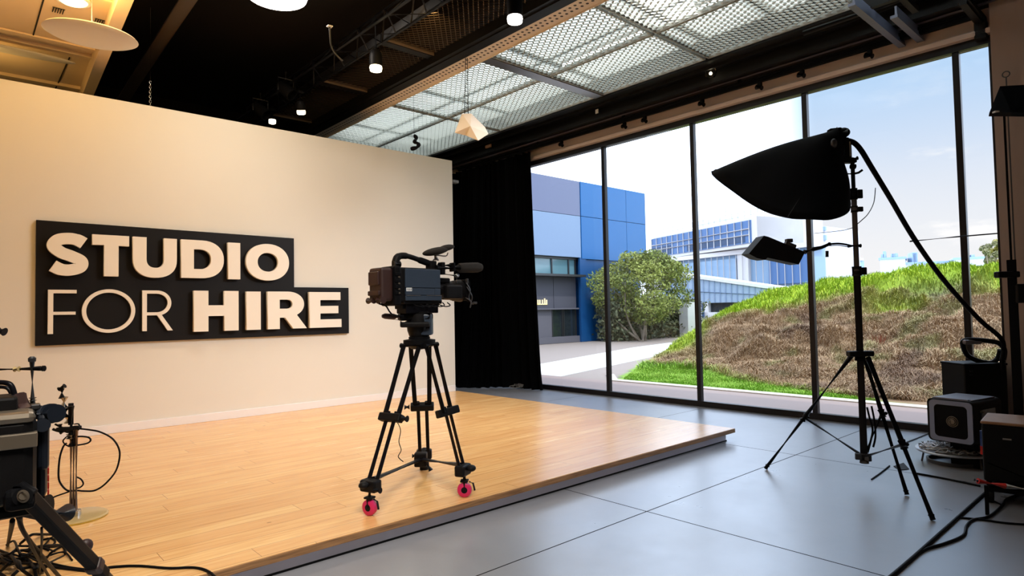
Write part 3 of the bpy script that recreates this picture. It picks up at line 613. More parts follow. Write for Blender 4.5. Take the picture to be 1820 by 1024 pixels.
b = B(); box(b, (hub.x, hub.y, HP+.12), (.09, .07, .10), rotz(-YAW).to_3x3(), .01); cyl(b, (hub.x+.03, hub.y-.03, HP+.10), (hub.x+.05, hub.y-.05, HP+.04), .018); obj('spreader_hub', b, M['plastic'], tp)
b = B(); m0 = Vector((TC.x, TC.y, zb)).lerp(feet[0], .53); tube(b, catmull([D(706, 750, TD-.1), D(712, 765, TD-.1), D(709, 785, TD-.1), D(713, 800, TD-.1), D(708, 812, TD-.1), D(717, 821, TD-.1)], 6), .003, 6); obj('tether_cord', b, M['cable'], tp)
# fluid head
z0_, z1_ = Z(605), Z(548)
b = B(); hm = rotz(-YAW+.15, (TC.x, TC.y, 0))
lathe(b, [(0, zb+.045), (.06, zb+.045), (.068, zb+.06), (.078, zb+.09), (.082, zb+.15), (.078, zb+.20), (.062, zb+.215), (0, zb+.215)], Matrix.Translation((TC.x, TC.y, 0)), 28)
hd_ = obj('fluid_head', b, M['bluegrey' if False else 'plastic'], tp)
b = B(); box(b, (TC.x+.015, TC.y-.045, zb+.13), (.10, .09, .14), rotz(-YAW).to_3x3(), .012); obj('side_panel', b, M['bluegrey'], hd_)
b = B(); cyl(b, D(764, 582, TD-.05), D(758, 582, TD-.05), .02); cyl(b, D(712, 576, TD-.05), D(722, 576, TD-.05), .022); box(b, D(738, 577, TD-.08), (.19, .06, .035), rotz(-YAW).to_3x3(), .012); obj('drag_knobs', b, M['plastic'], hd_)
b = B(); box(b, D(738, 563, TD), (.22, .13, .05), rotz(-YAW+.3).to_3x3(), .016); cyl(b, D(760, 566, TD-.04), D(760, 556, TD-.04), .03); obj('tilt_plate', b, M['black'], hd_)
b = B(); tube(b, [D(716, 562, TD-.02), D(700, 563, TD-.06), D(684, 562, TD-.1), D(679, 562, TD-.11)], [.014, .02, .018, .010], 12); tube(b, [D(712, 569, TD-.03), D(690, 567, TD-.06), D(700, 565, TD-.06)], .003, 6); obj('pan_handle', b, M['darkbrown'], hd_)
# camera body, local axes: x forward, y left, z up from the plate
zc0 = Z(549); vc = thing('video_camera', 'black and slate blue broadcast video camera with foam microphone on the tripod', 'video camera', (TC.x, TC.y, zc0))
def cobj(nm, b, m, par=vc, lab=None): b.transform(CM(zc0)); return obj(nm, b, m, par, lab)
hb = Z(478)-zc0
b = B(); box2(b, (-.205, -.078, .045), (.125, .078, hb), .012); box2(b, (-.17, -.072, .03), (.14, .072, .06), .008); bd = cobj('body', b, M['plastic'])
b = B(); box2(b, (-.165, -.086, .135), (.115, -.076, hb-.008), .003); box2(b, (-.165, -.086, .052), (.125, -.076, .085), .004); box2(b, (-.165, -.0865, .088), (.065, -.076, .131), .002)
box2(b, (.068, -.086, .088), (.115, -.076, .131), .003); cobj('side_panel', b, M['bluegrey'], bd, 'slate blue side panels')
b = B(); box2(b, (-.160, -.0885, .112), (-.118, -.086, .134)); cobj('label_plate', b, M['label'], bd)
b = B()
for i in range(3): box2(b, (-.152+i*.012, -.0892, .116), (-.148+i*.012, -.0884, .130))
cobj('label_marks', b, M['black'], bd)
b = B(); box2(b, (-.160, -.089, .083), (-.05, -.086, .087)); box2(b, (.0, -.089, .0835), (.12, -.086, .0875)); cobj('trim_line', b, M['alu'], bd)
b = B(); box2(b, (-.245, -.085, .02), (-.195, .08, hb+.008), .012)
for z_ in (.10, .14, .18, .22): box2(b, (-.243, -.09, z_-.012), (-.2, -.08, z_+.008), .003)
cobj('rear_panel', b, M['black'], bd)
b = B(); box2(b, (-.335, -.07, .05), (-.245, .072, hb-.005), .016); box2(b, (-.352, -.062, .085), (-.332, .06, .115), .006); box2(b, (-.350, -.055, .15), (-.332, .055, hb-.03), .006); cyl(b, (-.33, -.085, .055), (-.33, -.03, .055), .022); cyl(b, (-.33, .02, .055), (-.33, .085, .055), .02)
cobj('battery', b, M['darkbrown'], vc, 'dark brown battery pack')
b = B()
b.free()
for i, z_ in enumerate((.1, .125, .16, .2)): b = B(); cyl(b, (-.215, -.092, z_), (-.215, -.085, z_), .006, n=8); cobj('connector', b, M['bronze'], bd)
b = B(); cobj  # handle: arch from the rear to the front shoe
ht = Z(455)-zc0
tube(b, catmull([(-.19, -.02, hb-.01), (-.19, -.02, hb+.045), (-.165, -.02, ht-.012), (-.10, -.02, ht-.008), (.0, -.02, ht-.03), (.075, -.02, ht-.05), (.10, -.02, ht-.06)], 6), [.026]*6+[.024]*6+[.021]*6+[.017]*6+[.022]*6+[.02]*7, 12)
box2(b, (.065, -.045, hb-.01), (.12, .01, hb+.055), .006); cobj('top_handle', b, M['plastic'])
b = B(); cyl(b, (-.215, -.03, hb+.02), (-.17, -.03, hb+.02), .022); cyl(b, (.12, -.03, hb+.06), (.12, -.03, ht+.01), .012); cobj('handle_bolts', b, M['steel'])
# viewfinder pad
b = B(); vz = Z(446)-zc0; R_ = Matrix.Rotation(-.22, 3, 'Y'); sphere(b, (.115, -.04, vz), .1, (1.05, .62, .26), R_, 24); sphere(b, (.20, -.05, vz+.028), .06, (1.05, .7, .35), R_, 20); cobj('viewfinder_cushion', b, M['foam'])
b = B(); tube(b, catmull([(.09, -.03, ht-.05), (.105, -.035, ht-.02), (.135, -.04, ht-.025), (.12, -.04, ht+.005), (.20, -.04, ht+.006), (.22, -.04, vz-.005)], 6), .0045, 8); cobj('viewfinder_arm', b, M['alu'])
# microphone
mz = Z(474)-zc0
b = B(); cyl(b, (.10, -.06, mz-.012), (.30, -.075, mz-.004), .024, n=16); cyl(b, (.12, -.06, mz+.012), (.22, -.06, mz+.012), .012); box2(b, (.13, -.085, mz-.05), (.16, -.04, mz+.03), .004); box2(b, (.22, -.10, mz-.03), (.235, -.05, mz+.03), .004); mc = cobj('microphone', b, M['black'])
b = B(); lathe(b, [(0, 0), (.028, 0), (.033, .01), (.036, .12), (.035, .17), (.026, .20), (.010, .212), (0, .212)], frame((.285, -.074, mz-.004), (1, -.03, .06)), 24); cobj('foam_windshield', b, M['foam'], mc, 'brown foam microphone windshield')
b = B(); cyl(b, (.14, -.05, mz-.045), (.285, -.05, mz-.055), .008); cyl(b, (.285, -.05, mz-.055), (.285, -.05, .17), .004); sphere(b, (.29, -.05, mz-.055), .014); cobj('microphone_bracket', b, M['chrome'], mc)
# lens
lz = Z(516)-zc0
b = B(); lathe(b, [(0, 0), (.060, 0), (.060, .03), (.052, .035), (.052, .075), (.062, .08), (.064, .14), (.058, .145), (.068, .16), (.076, .215), (.078, .235), (.066, .235), (.060, .21), (0, .20)], frame((.12, 0, lz), (1, 0, 0)), 32)
box2(b, (.16, -.098, lz-.06), (.30, -.05, lz+.035), .012); box2(b, (.13, -.04, lz+.05), (.24, .03, lz+.085), .01); ln = cobj('lens', b, M['plastic'])
b = B(); box2(b, (.345, -.08, lz-.07), (.36, .08, lz+.075), .004); box2(b, (.355, -.10, lz-.08), (.362, -.07, lz+.06), .002); cobj('lens_hood', b, M['black'], ln)
b = B()
for pts in ([(.33, -.09, lz+.06), (.345, -.12, lz+.0), (.34, -.11, lz-.05), (.37, -.12, lz-.10)], [(.34, -.085, lz+.03), (.36, -.12, lz-.04), (.37, -.10, lz-.09), (.40, -.12, lz-.085)], [(.32, -.10, lz-.05), (.35, -.12, lz-.08), (.36, -.10, lz-.12)]): tube(b, catmull(pts, 6), .004, 6)
box2(b, (.37, -.13, lz-.095), (.40, -.115, lz-.08), .003); box2(b, (.335, -.10, lz+.045), (.35, -.085, lz+.08), .002); cobj('lens_cables', b, M['steel'], ln)
b = B(); tube(b, catmull([(-.33, -.03, .035), (-.29, -.05, .02), (-.27, -.06, -.015), (-.23, -.05, -.04), (-.16, -.05, -.045)], 6), .005, 8)
for i in range(5): tube(b, catmull([(-.1+i*.05, -.07, .03), (-.06+i*.05, -.10, .012), (.0+i*.05, -.08, .02), (.03+i*.04, -.06, .04)], 5), .004, 6)
cobj('underside_cables', b, M['cable'])
b = B(); box2(b, (-.14, -.055, -.03), (.12, .055, .035), .006); box2(b, (-.16, -.045, .0), (-.10, .045, .03), .004); cobj('mounting_plate', b, M['blackgloss'])
XF = None; HP = .13
# ================================================================ LIGHT STAND AND SOFTBOX
SX, SY = 5.45, 1.89; SD = (Vector((SX, SY, 1.4))-CAM).dot(FW); sz = lambda y: zat(SX, SY, y)
ls = thing('light_stand', 'tall black tripod light stand holding the big black softbox', 'light stand', (SX, SY, 0))
b = B(); cyl(b, (SX, SY, sz(815)), (SX, SY, sz(482)), .027, n=18); obj('lower_column', b, M['blackgloss'], ls)
b = B(); cyl(b, (SX, SY, sz(490)), (SX, SY, sz(352)), .021, n=18); obj('middle_column', b, M['steel'], ls)
b = B(); cyl(b, (SX, SY, sz(360)), (SX, SY, sz(285)), .016, n=16); obj('upper_column', b, M['steel'], ls)
for y, r, h, lab in ((482, .036, .075, 'collar'), (372, .027, .05, 'collar'), (345, .028, .09, 'collar')):
    b = B(); z_ = sz(y); cyl(b, (SX, SY, z_-h/2), (SX, SY, z_+h/2), r, n=20); c_ = obj('collar', b, M['plastic'], ls)
    b = B(); k = Vector((SX, SY, z_))+_r*(r); box(b, k+_r*.022, (.04, .022, h*.8), rotz(-YAW).to_3x3(), .005); obj('knob', b, M['plastic'], c_)
hubz = sz(632); b = B(); cyl(b, (SX, SY, hubz-.04), (SX, SY, hubz+.03), .04, n=20); box(b, (SX, SY, hubz+.015), (.20, .07, .045), rotz(-YAW).to_3x3(), .012); obj('leg_collar', b, M['plastic'], ls)
lowz = sz(812); b = B(); cyl(b, (SX, SY, lowz-.05), (SX, SY, lowz+.03), .034, n=16)
for k in range(3): a = k*2.1; box(b, (SX+.04*math.cos(a), SY+.04*math.sin(a), lowz), (.05, .03, .05), rotz(a).to_3x3(), .005)
obj('brace_collar', b, M['steel'], ls)
for (x1, y1), (x0, y0, dd), (jx, jy), lab in (((1361, 832), (1513, 633, 0), (1424, 742), 0), ((1612, 879), (1538, 640, .06), (1562, 735), 1), ((1658, 923), (1543, 636, -.05), (1599, 790), 2)):
    ft = P(x1, y1, 2, .012); top = D(x0, y0, SD+dd); L = B(); t_ = (jy-y0)/(y1-y0); 
    # joint point lies on the leg line: use the parameter whose picture row matches
    lo, hi = 0, 1
    for _ in range(30):
        mm = (lo+hi)/2; q = top.lerp(ft, mm)-CAM; yy = H/2-FPX*q.dot(UP)/q.dot(FW)
        if yy < jy: lo = mm
        else: hi = mm
    J = top.lerp(ft, lo); cyl(L, top, J, .019, n=14); lo_ = obj('leg', L, M['blackgloss'], ls)
    b = B(); cyl(b, J, ft, .0155, n=12); obj('leg_extension', b, M['black'], lo_)
    b = B(); cyl(b, ft-(ft-top).normalized()*.03, ft+Vector((0, 0, -.002)), .020, .018, n=12); obj('rubber_foot', b, M['rubber'], lo_)
    b = B(); s_ = (ft-top).normalized(); cyl(b, J-s_*.03, J+s_*.03, .026, n=14); sphere(b, J+_r*.03, .014); obj('leg_clamp', b, M['plastic'], lo_)
    b = B(); tube(b, [J, Vector((SX, SY, lowz))], .0125, 10); obj('brace', b, M['steel'] if lab == 2 else M['blackgloss'], ls)
b = B(); tube(b, [D(1503, 309, SD), D(1517, 309, SD-.03), D(1526, 307, SD-.05), D(1533, 302, SD-.06)], .009, 8); obj('tie_handle', b, M['plastic'], ls)
b = B(); c = Vector((SX, SY, sz(437))); tube(b, [c-_r*.06, c+_r*.04], .016, 10); obj('arm_clamp', b, M['plastic'], ls)
# lamp head on top of the stand
for pts in ([(1541, 724), (1546, 745), (1551, 765), (1546, 790), (1541, 808)], [(1549, 722), (1554, 748), (1556, 775), (1552, 795)]): b = B(); tube(b, catmull([D(x, y, SD+.12) for x, y in pts], 6), .008, 8); obj('strap', b, M['cable'], ls)
lh = thing('lamp_head', 'black lamp head with bracket fixed to top of the light stand', 'lamp head', (SX, SY, sz(290)))
b = B(); cyl(b, D(1484, 238, SD+.0), D(1503, 241, SD-.02), .055, .06, n=24); sphere(b, D(1499, 236, SD), .05, (1, 1, .8)); box(b, D(1483, 231, SD), (.10, .06, .022), rotz(-YAW).to_3x3() @ Matrix.Rotation(-.1, 3, 'Y'), .01); obj('lamp_housing', b, M['plastic'], lh)
b = B(); box(b, D(1503, 265, SD), (.035, .05, .18), rotz(-YAW).to_3x3(), .006); box(b, D(1511, 268, SD), (.012, .03, .15), rotz(-YAW).to_3x3(), .004); box(b, D(1507, 286, SD), (.12, .06, .04), rotz(-YAW).to_3x3(), .008); cyl(b, D(1516, 283, SD), D(1524, 281, SD), .017); cyl(b, D(1512, 296, SD), D(1520, 296, SD), .02); obj('tilt_bracket', b, M['plastic'], lh)
b = B(); sphere(b, D(1482, 255, SD-.12), .035, (.7, .7, 1.1)); obj('side_knob', b, M['steel'], lh)
b = B(); box(b, D(1510, 265, SD-.02), (.010, .02, .12), rotz(-YAW).to_3x3(), .003); obj('bracket_edge', b, M['alu'], lh)
# softbox: four curved ribs pulling fabric from the ring out to a wide mouth
sb = thing('softbox', 'large black fabric softbox pointing left and down from the stand top', 'softbox', D(1490, 250, SD))
ring = [(1478, 233, -.02), (1484, 229, -.05), (1494, 232, -.07), (1500, 242, -.07), (1501, 256, -.06), (1499, 268, -.03), (1494, 272, .0), (1488, 268, .04), (1482, 258, .06), (1478, 248, .05), (1476, 240, .03)]
mouth = [(1265, 305, .30), (1310, 345, .0), (1355, 373, -.22), (1400, 386.5, -.36), (1440, 389, -.42), (1479, 389, -.40), (1509, 374, -.22), (1506, 345, .12), (1480, 325, .38), (1410, 310, .50), (1330, 302, .45)]
bulge = [(0, -9), (-18, 8), (-22, 14), (-12, 12), (0, 8), (10, 6), (13, 0), (6, -6), (0, -6), (0, -14), (0, -16)]
NR = 10; NP = len(mouth); loops = []
for j in range(NR+1):
    t_ = j/NR; q = math.sin(t_*PI)*.62; pts = []
    for (rx, ry, rd), (mx_, my_, md), (bx, by) in zip(ring, mouth, bulge): pts.append(D(rx+(mx_-rx)*t_+bx*q, ry+(my_-ry)*t_+by*q, SD+rd+(md-rd)*t_))
    loops.append(catmull(pts, 5, closed=True))
b = B(); G = [[b.verts.new(p) for p in lp] for lp in loops]; nn = len(G[0])
for j in range(NR):
    for k in range(nn): f = b.faces.new((G[j][k], G[j][(k+1) % nn], G[j+1][(k+1) % nn], G[j+1][k])); f.smooth = True
bmesh.ops.recalc_face_normals(b, faces=b.faces); bmesh.ops.solidify(b, geom=b.faces[:], thickness=.006); obj('fabric_shell', b, M['fabric'], sb)
b = B(); inn = loops[NR-2]; c_ = sum((p for p in inn), Vector())/len(inn); cv = b.verts.new(c_); vv = [b.verts.new(p.lerp(c_, .06)) for p in inn]
for k in range(len(vv)): f = b.faces.new((vv[k], vv[(k+1) % len(vv)], cv)); f.smooth = True
obj('diffusion_front', b, M['diff'], sb, 'white diffusion cloth inside the mouth')
b = B(); tube(b, loops[-1], .006, 6, closed=True); obj('mouth_piping', b, M['fabric'], sb)
b = B()
for k in (0, 3, 6, 9): tube(b, [loops[j][k*5]+(c_-loops[j][k*5]).normalized()*.008 for j in range(NR+1)], .004, 6)
obj('rib', b, M['steel'], sb)
# flexible conduit from the lamp head to the case, wire drops
b = B(); cp = [D(1503, 249, SD), D(1518, 254, SD), D(1531, 268, SD+.02), D(1548, 296, SD+.1), D(1582, 352, SD+.25), D(1622, 420, SD+.45), D(1665, 482, SD+.65), D(1705, 530, SD+.82), D(1745, 572, SD+.95), D(1778, 600, SD+1.05), D(1784, 620, SD+1.1), D(1781, 640, SD+1.1), D(1783, 660, SD+1.1)]
tube(b, catmull(cp, 6), .021, 12); tag(obj('power_conduit', b, M['cable']), 'thick black flexible conduit sweeping from the lamp head down to the right', 'cable')
b = B(); tube(b, catmull([D(1556, 334, SD+.12), D(1553, 360, SD+.1), D(1543, 380, SD+.05), D(1531, 392, SD), D(1524, 398, SD)], 6), .0035, 6); tag(obj('tie_wire', b, M['cable']), 'thin black wire looping from the conduit to the stand column', 'wire')
b = B(); tube(b, catmull([D(1518, 404, SD), D(1495, 410, SD+.6), D(1447, 415, SD+1.6)], 6), .003, 6); tag(obj('stay_wire', b, M['cable']), 'thin wire from stand column towards the mullion behind the softbox', 'wire')
b = B(); tube(b, [D(1618, 429, SD+.45), D(1700, 421, SD+1.4), D(1772, 415, 6.6)], .007, 8); tag(obj('tension_cable', b, M['cable']), 'straight thin cable from the conduit across last pane to the pillar', 'cable')
# small LED panel on an arm
lp = thing('led_panel', 'small black tilted light panel on an articulated arm below the softbox', 'light panel', D(1380, 445, SD-.05))
def iprism(b, pts, d, th, bev=0):
    poly = [((x-W/2)*d/FPX, -(y-H/2)*d/FPX) for x, y in pts]; Mx = Matrix(((RT.x, UP.x, FW.x, CAM.x+FW.x*d), (RT.y, UP.y, FW.y, CAM.y+FW.y*d), (RT.z, UP.z, FW.z, CAM.z+FW.z*d), (0, 0, 0, 1))); prism(b, poly, th, Mx)
b = B(); iprism(b, [(1358, 419), (1366, 421), (1431, 448), (1420, 470), (1364, 458), (1360, 462), (1346, 459), (1331, 451)], SD-.16, .16); obj('panel_body', b, M['plastic'], lp)
b = B(); box(b, D(1402, 428, SD), (.05, .05, .03), rotz(-YAW).to_3x3(), .006); box(b, D(1404, 436, SD), (.09, .05, .035), rotz(-YAW).to_3x3() @ Matrix.Rotation(.4, 3, 'Y'), .008); obj('yoke', b, M['steel'], lp)
b = B(); tube(b, [D(1430, 448, SD-.05), D(1445, 443, SD-.05), D(1460, 440, SD-.05), D(1474, 434, SD-.03)], [.02, .018, .014, .012], 10); sphere(b, D(1474, 434, SD-.03), .016); tube(b, catmull([D(1474, 434, SD), D(1490, 433, SD), D(1505, 435, SD), D(1512, 438, SD)], 5), .008, 8); tube(b, catmull([D(1474, 437, SD), D(1490, 436, SD), D(1508, 439, SD)], 5), .004, 6); cyl(b, D(1470, 446, SD), D(1470, 457, SD), .012); obj('arm', b, M['plastic'], lp)
# ================================================================ RIGHT-HAND EQUIPMENT
RZ = rotz(-YAW).to_3x3()
# black tall case by the window
def cbox(b, x0, y0, x1, y1, d, th, R=None, bev=.01):           # box seen between columns x0..x1 and rows y0..y1, turned towards the viewpoint
    v = ray((x0+x1)/2 if x0 > -60 else (x1-60)/2, (y0+y1)/2); h = Vector((v.x, v.y, 0)).normalized(); cs = h.dot(_fh); e = D(x1, (y0+y1)/2, d); w = (x1-x0)*d/FPX*cs; rr_ = Vector((h.y, -h.x, 0))
    box(b, e-rr_*(w/2)+h*(th/2), (w, th, (y1-y0)*d/FPX), rotz(math.atan2(-h.x, h.y)).to_3x3(), bev)
_fh = Vector((math.sin(YAW), math.cos(YAW), 0))
CDp = SD+1.15
tc = thing('flight_case', 'tall black equipment case with curved hose handle standing by the last window', 'case', P(1755, 776, 2, 0))
b = B(); zt = D(1750, 646, CDp).z; c = D(1754, 700, CDp); box2l = (76*CDp/FPX, .34, zt); box(b, (c.x+_fh.x*.17, c.y+_fh.y*.17, zt/2), box2l, RZ, .012); obj('case_body', b, M['plastic'], tc)
b = B(); box(b, (c.x+_fh.x*.17, c.y+_fh.y*.17, zt-.012), (box2l[0]+.012, .352, .02), RZ, .006); cyl(b, D(1724, 660, CDp-.01), D(1728, 660, CDp-.01), .012); cyl(b, D(1724, 666, CDp-.01), D(1728, 666, CDp-.01), .012); obj('lid', b, M['black'], tc)
b = B(); tube(b, catmull([D(1783, 640, CDp), D(1785, 622, CDp), D(1775, 610, CDp), D(1755, 606, CDp), D(1730, 604, CDp), D(1713, 606, CDp+.05), D(1712, 616, CDp+.08), D(1720, 632, CDp+.1), D(1740, 642, CDp+.1), D(1762, 645, CDp+.1), D(1774, 636, CDp+.08), D(1778, 622, CDp+.05)], 6), .024, 10); obj('hose_handle', b, M['blackgloss'], tc)
b = B(); box(b, D(1728, 608, CDp), (.17, .05, .045), RZ, .015); obj('handle_grip', b, M['greystrip'], tc)
# lamp box with round lens and slate bezel
LD = 5.55; th = math.radians(60); Rl = rotz(-YAW-th).to_3x3(); lc = D(1689, 749, LD); w_ = .345; hgt = 76*LD/FPX
lb = thing('projector_lamp', 'boxy black lamp with rounded slate bezel and round lens, low at right', 'lamp', (lc.x, lc.y, lc.z-hgt/2))
ex = Rl @ Vector((1, 0, 0)); ey = Rl @ Vector((0, 1, 0))
def LM(o=(0, 0, 0)): q = lc+ex*o[0]+ey*o[1]+Vector((0, 0, o[2])); return Matrix(((ex.x, 0, -ey.x, q.x), (ex.y, 0, -ey.y, q.y), (0, 1, 0, q.z), (0, 0, 0, 1)))
w_ = .375
b = B(); prism(b, rrect(w_, hgt, .04), .50, LM((0, .50, 0))); bmesh.ops.bevel(b, geom=[], offset=.001) if False else None; obj('lamp_body', b, M['plastic'], lb)
t = bmesh.new(); outer = rrect(w_-.03, hgt-.02, .035, 6); inner = rrect(w_-.11, hgt-.095, .035, 6); n_ = len(outer)
for z_ in (0, .012):
    pass
O0 = [t.verts.new((p[0]+.008, p[1], .012)) for p in outer]; I0 = [t.verts.new((p[0]+.008, p[1], .012)) for p in inner]; I1 = [t.verts.new((p[0]*.86+.008, p[1]*.86, -.06)) for p in inner]; O1 = [t.verts.new((p[0]+.008, p[1], -.002)) for p in outer]
for k in range(n_): k2 = (k+1) % n_; t.faces.new((O0[k], O0[k2], I0[k2], I0[k])); t.faces.new((O1[k], O1[k2], O0[k2], O0[k]))
t.transform(LM()); obj('bezel', t, M['faceplate'], lb, 'slate grey bezel')
b = B(); prism(b, rrect(w_-.115, hgt-.1, .033, 6), .006, LM((.008, -.001, 0))); obj('front_recess', b, M['black'], lb)
b = B()
for r_, d_ in ((.045, .010), (.032, .013), (.020, .016)): tube(b, [LM((.02, 0, .0)) @ Vector((r_*math.cos(2*PI*k/24), r_*math.sin(2*PI*k/24), d_)) for k in range(24)], .0035, 6, closed=True)
lathe(b, [(0, .012), (.016, .011), (.018, .008)], LM((.02, 0, 0)), 16); obj('lens_ring', b, M['bronze'], lb)
b = B(); box(b, lc+ex*.0+ey*.25+Vector((0, 0, hgt/2+.004)), (w_-.06, .42, .008), Rl, .003); box(b, lc+ey*.05+Vector((0, 0, hgt/2+.004)), (w_-.1, .05, .014), Rl, .003); obj('top_plate', b, M['greystrip'], lb, 'grey metal top plate')
b = B(); box(b, lc+ex*(w_/2+.004)+ey*.25+Vector((0, 0, .01)), (.010, .24, .20), Rl, .003); tube(b, [lc+ex*(w_/2+.01)+ey*(.20+.05*math.cos(q))+Vector((0, 0, -.09+.045*math.sin(q))) for q in [PI*.5+i*.35 for i in range(10)]], .012, 8); obj('side_panel', b, M['greyplate'], lb, 'worn grey side plate')
b = B()
for dz in (.095, -.05): cyl(b, lc+ex*(w_/2)+ey*.12+Vector((0, 0, dz)), lc+ex*(w_/2+.025)+ey*.12+Vector((0, 0, dz)), .012)
obj('side_screws', b, M['bronze'], lb)
lz0 = lc.z-hgt/2; b = B(); box(b, (lc.x+ey.x*.25+ex.x*.05, lc.y+ey.y*.25+ex.y*.05, lz0/2), (.22, .30, lz0), Rl, .01); obj('pedestal', b, M['black'], lb)
# coiled wire basket on a low tray
wc = P(1697, 822, 2, 0); wt = thing('wire_coil_stand', 'flat coil of grey braided wire on a low round metal tray', 'wire coil', wc)
zt_ = .10; b = B(); lathe(b, [(0, 0), (.30, .0), (.305, .012), (.30, .018), (0, .018)], Matrix.Translation((wc.x, wc.y, zt_)), 40); obj('tray', b, M['alu'], wt)
b = B(); rnd = random.Random(5); pts = []
for k in range(720):
    a = k*.12; rr = .285-.16*((k*7 % 97)/97)-.03*rnd.random(); pts.append(Vector((wc.x+rr*math.cos(a), wc.y+rr*math.sin(a), zt_+.022+.055*rnd.random()*(1.3-rr*3))))
tube(b, pts, .0045, 4); obj('braided_wire', b, M['alu'], wt)
b = B()
for a in (0, 2.1, 4.2): cyl(b, (wc.x+.24*math.cos(a), wc.y+.24*math.sin(a), zt_), (wc.x+.26*math.cos(a), wc.y+.26*math.sin(a), 0), .008); 
lathe(b, [(.2, .0), (.22, .0), (.22, .03), (.2, .03)], Matrix.Translation((wc.x, wc.y, .0)), 30); obj('tray_legs', b, M['steel'], wt)
# equipment cart
KD = 4.55; kt = thing('equipment_cart', 'black equipment cart with tan top and castor, cut by the right edge', 'cart', P(1790, 880, 2, 0))
c = D(1787, 800, KD); zt = D(1787, 752, KD).z; zb_ = D(1787, 858, KD).z; Rk = rotz(-YAW-.74).to_3x3(); kx = Rk @ Vector((1, 0, 0)); ky = Rk @ Vector((0, 1, 0)); kc = D(1746, 800, KD)+kx*.28+ky*.22
b = B(); box(b, (kc.x, kc.y, (zt+.16)/2), (.56, .44, zt-.16), Rk, .012); cb_ = obj('cart_box', b, M['plastic'], kt)
b = B(); box(b, (kc.x, kc.y, zt+.008), (.57, .45, .022), Rk, .008); obj('cart_top', b, M['brown'], kt, 'tan worn top')
b = B()
for sx in (-1, 1):
    for sy in (-1, 1): q = kc+kx*sx*.25+ky*sy*.19; box(b, (q.x, q.y, .19), (.035, .035, .24), Rk, .004)
q = kc; box(b, (q.x, q.y, .10), (.54, .42, .03), Rk, .006)
q0 = kc-kx*.25-ky*.21; q1 = kc+kx*.25-ky*.21; tube(b, [(q0.x, q0.y, .12), (q1.x, q1.y, .29)], .012, 8); tube(b, [(q1.x, q1.y, .12), (q0.x, q0.y, .29)], .012, 8); obj('cart_frame', b, M['black'], kt)
for sx in (-1, 1):
    for sy in (-1, 1):
        q = kc+kx*sx*.25+ky*sy*.18; b = B(); lathe(b, [(.01, 0), (.042, 0), (.045, .01), (.045, .03), (.042, .04), (.01, .04), (.01, 0)], frame(Vector((q.x, q.y, .045))-kx*.02, kx), 20); cyl(b, (q.x, q.y, .05), (q.x, q.y, .09), .02); obj('castor', b, M['rubber'], kt)
for (u0, u1, v0, v1, mt, nm) in ((.40, .46, .70, .83, 'label', 'white_sticker'), (.30, .52, .43, .50, 'label', 'white_strip'), (.42, .50, .56, .63, 'bronze', 'orange_sticker'), (.12, .17, .62, .66, 'greyplate', 'scuffed_badge')):
    b = B(); q = kc+kx*((u0+u1)/2*1.0-.28)-ky*.2235; box(b, (q.x, q.y, .30+(zt-.30)*(v0+v1)/2), (u1-u0, .004, (v1-v0)*(zt-.3)), Rk); obj(nm, b, M[mt], cb_)
b = B(); q = kc-kx*.285-ky*.18; cyl(b, (q.x, q.y, .40), (q.x, q.y, zt-.06), .011, n=10); obj('blue_tape', b, M['blue'], kt, 'blue tape band'); b = B(); cyl(b, (q.x, q.y, .34), (q.x, q.y, .40), .0125, n=10); obj('red_tape', b, M['red'], kt, 'red tape end')
rb = thing('striped_pole', 'red and white striped pole lying along the foot of the cart', 'pole', D(1775, 862, 4.28)); p0, p1, p2, p3 = D(1731, 853, 4.3), D(1738, 855, 4.29), D(1786, 864, 4.27), D(1850, 874, 4.24)
b = B(); cyl(b, p0, p1, .010); obj('tip', b, M['black'], rb); b = B(); cyl(b, p1, p2, .019); obj('red_section', b, M['red'], rb); b = B(); cyl(b, p2, p3, .018); obj('white_section', b, M['label'], rb)
b = B(); cyl(b, p1.lerp(p2, .3)-Vector((0, 0, .02)), p1.lerp(p2, .3)-Vector((0, 0, .02+p1.z-.03)), .012); obj('rest_leg', b, M['black'], rb); b = B(); cyl(b, p3-Vector((0, 0, .015)), (p3.x, p3.y, .0), .012); obj('rest_leg', b, M['black'], rb)
# tall black stand with a flat panel
PD = 4.9; pt_ = thing('tall_stand', 'tall black upright stand in front of beige pillar at the right edge', 'stand', Vector((D(1806, 700, PD).x, D(1806, 700, PD).y, 0)))
px_, py_ = D(1806, 640, PD).x, D(1806, 640, PD).y; Q = lambda y: zat(px_, py_, y)
b = B(); cyl(b, (px_, py_, .02), (px_, py_, Q(462)), .031, n=16); obj('lower_pole', b, M['black'], pt_)
b = B(); cyl(b, (px_, py_, Q(470)), (px_, py_, Q(185)), .008, n=10); obj('upper_rod', b, M['black'], pt_)
b = B(); lathe(b, [(0, 0), (.16, 0), (.16, .02), (.04, .035), (.04, .08), (0, .08)], Matrix.Translation((px_, py_, 0)), 24); obj('base', b, M['black'], pt_)
b = B(); c = Vector((px_, py_, Q(488))); box(b, c-_r*.04, (.17, .06, .05), RZ, .01); obj('clamp', b, M['blackgloss'], pt_)
b = B(); c = Vector((px_, py_, Q(522))); box(b, c+_r*.09, (.18, .10, .15), RZ, .012); obj('control_box', b, M['plastic'], pt_)
b = B(); box(b, Vector((px_, py_, Q(755)))+_r*.01, (.10, .09, .12), RZ, .01); obj('socket', b, M['steel'], pt_)
fp = thing('flat_panel_light', 'flat black panel tilted overhead at the right edge, held by the tall stand', 'light panel', D(1790, 185, PD-.1))
b = B(); V8 = [D(1776, 160, PD-.05), D(1868, 155, PD-.2), D(1862, 208, PD-.55), D(1796, 207, PD-.45), D(1757, 207, PD-.35)]
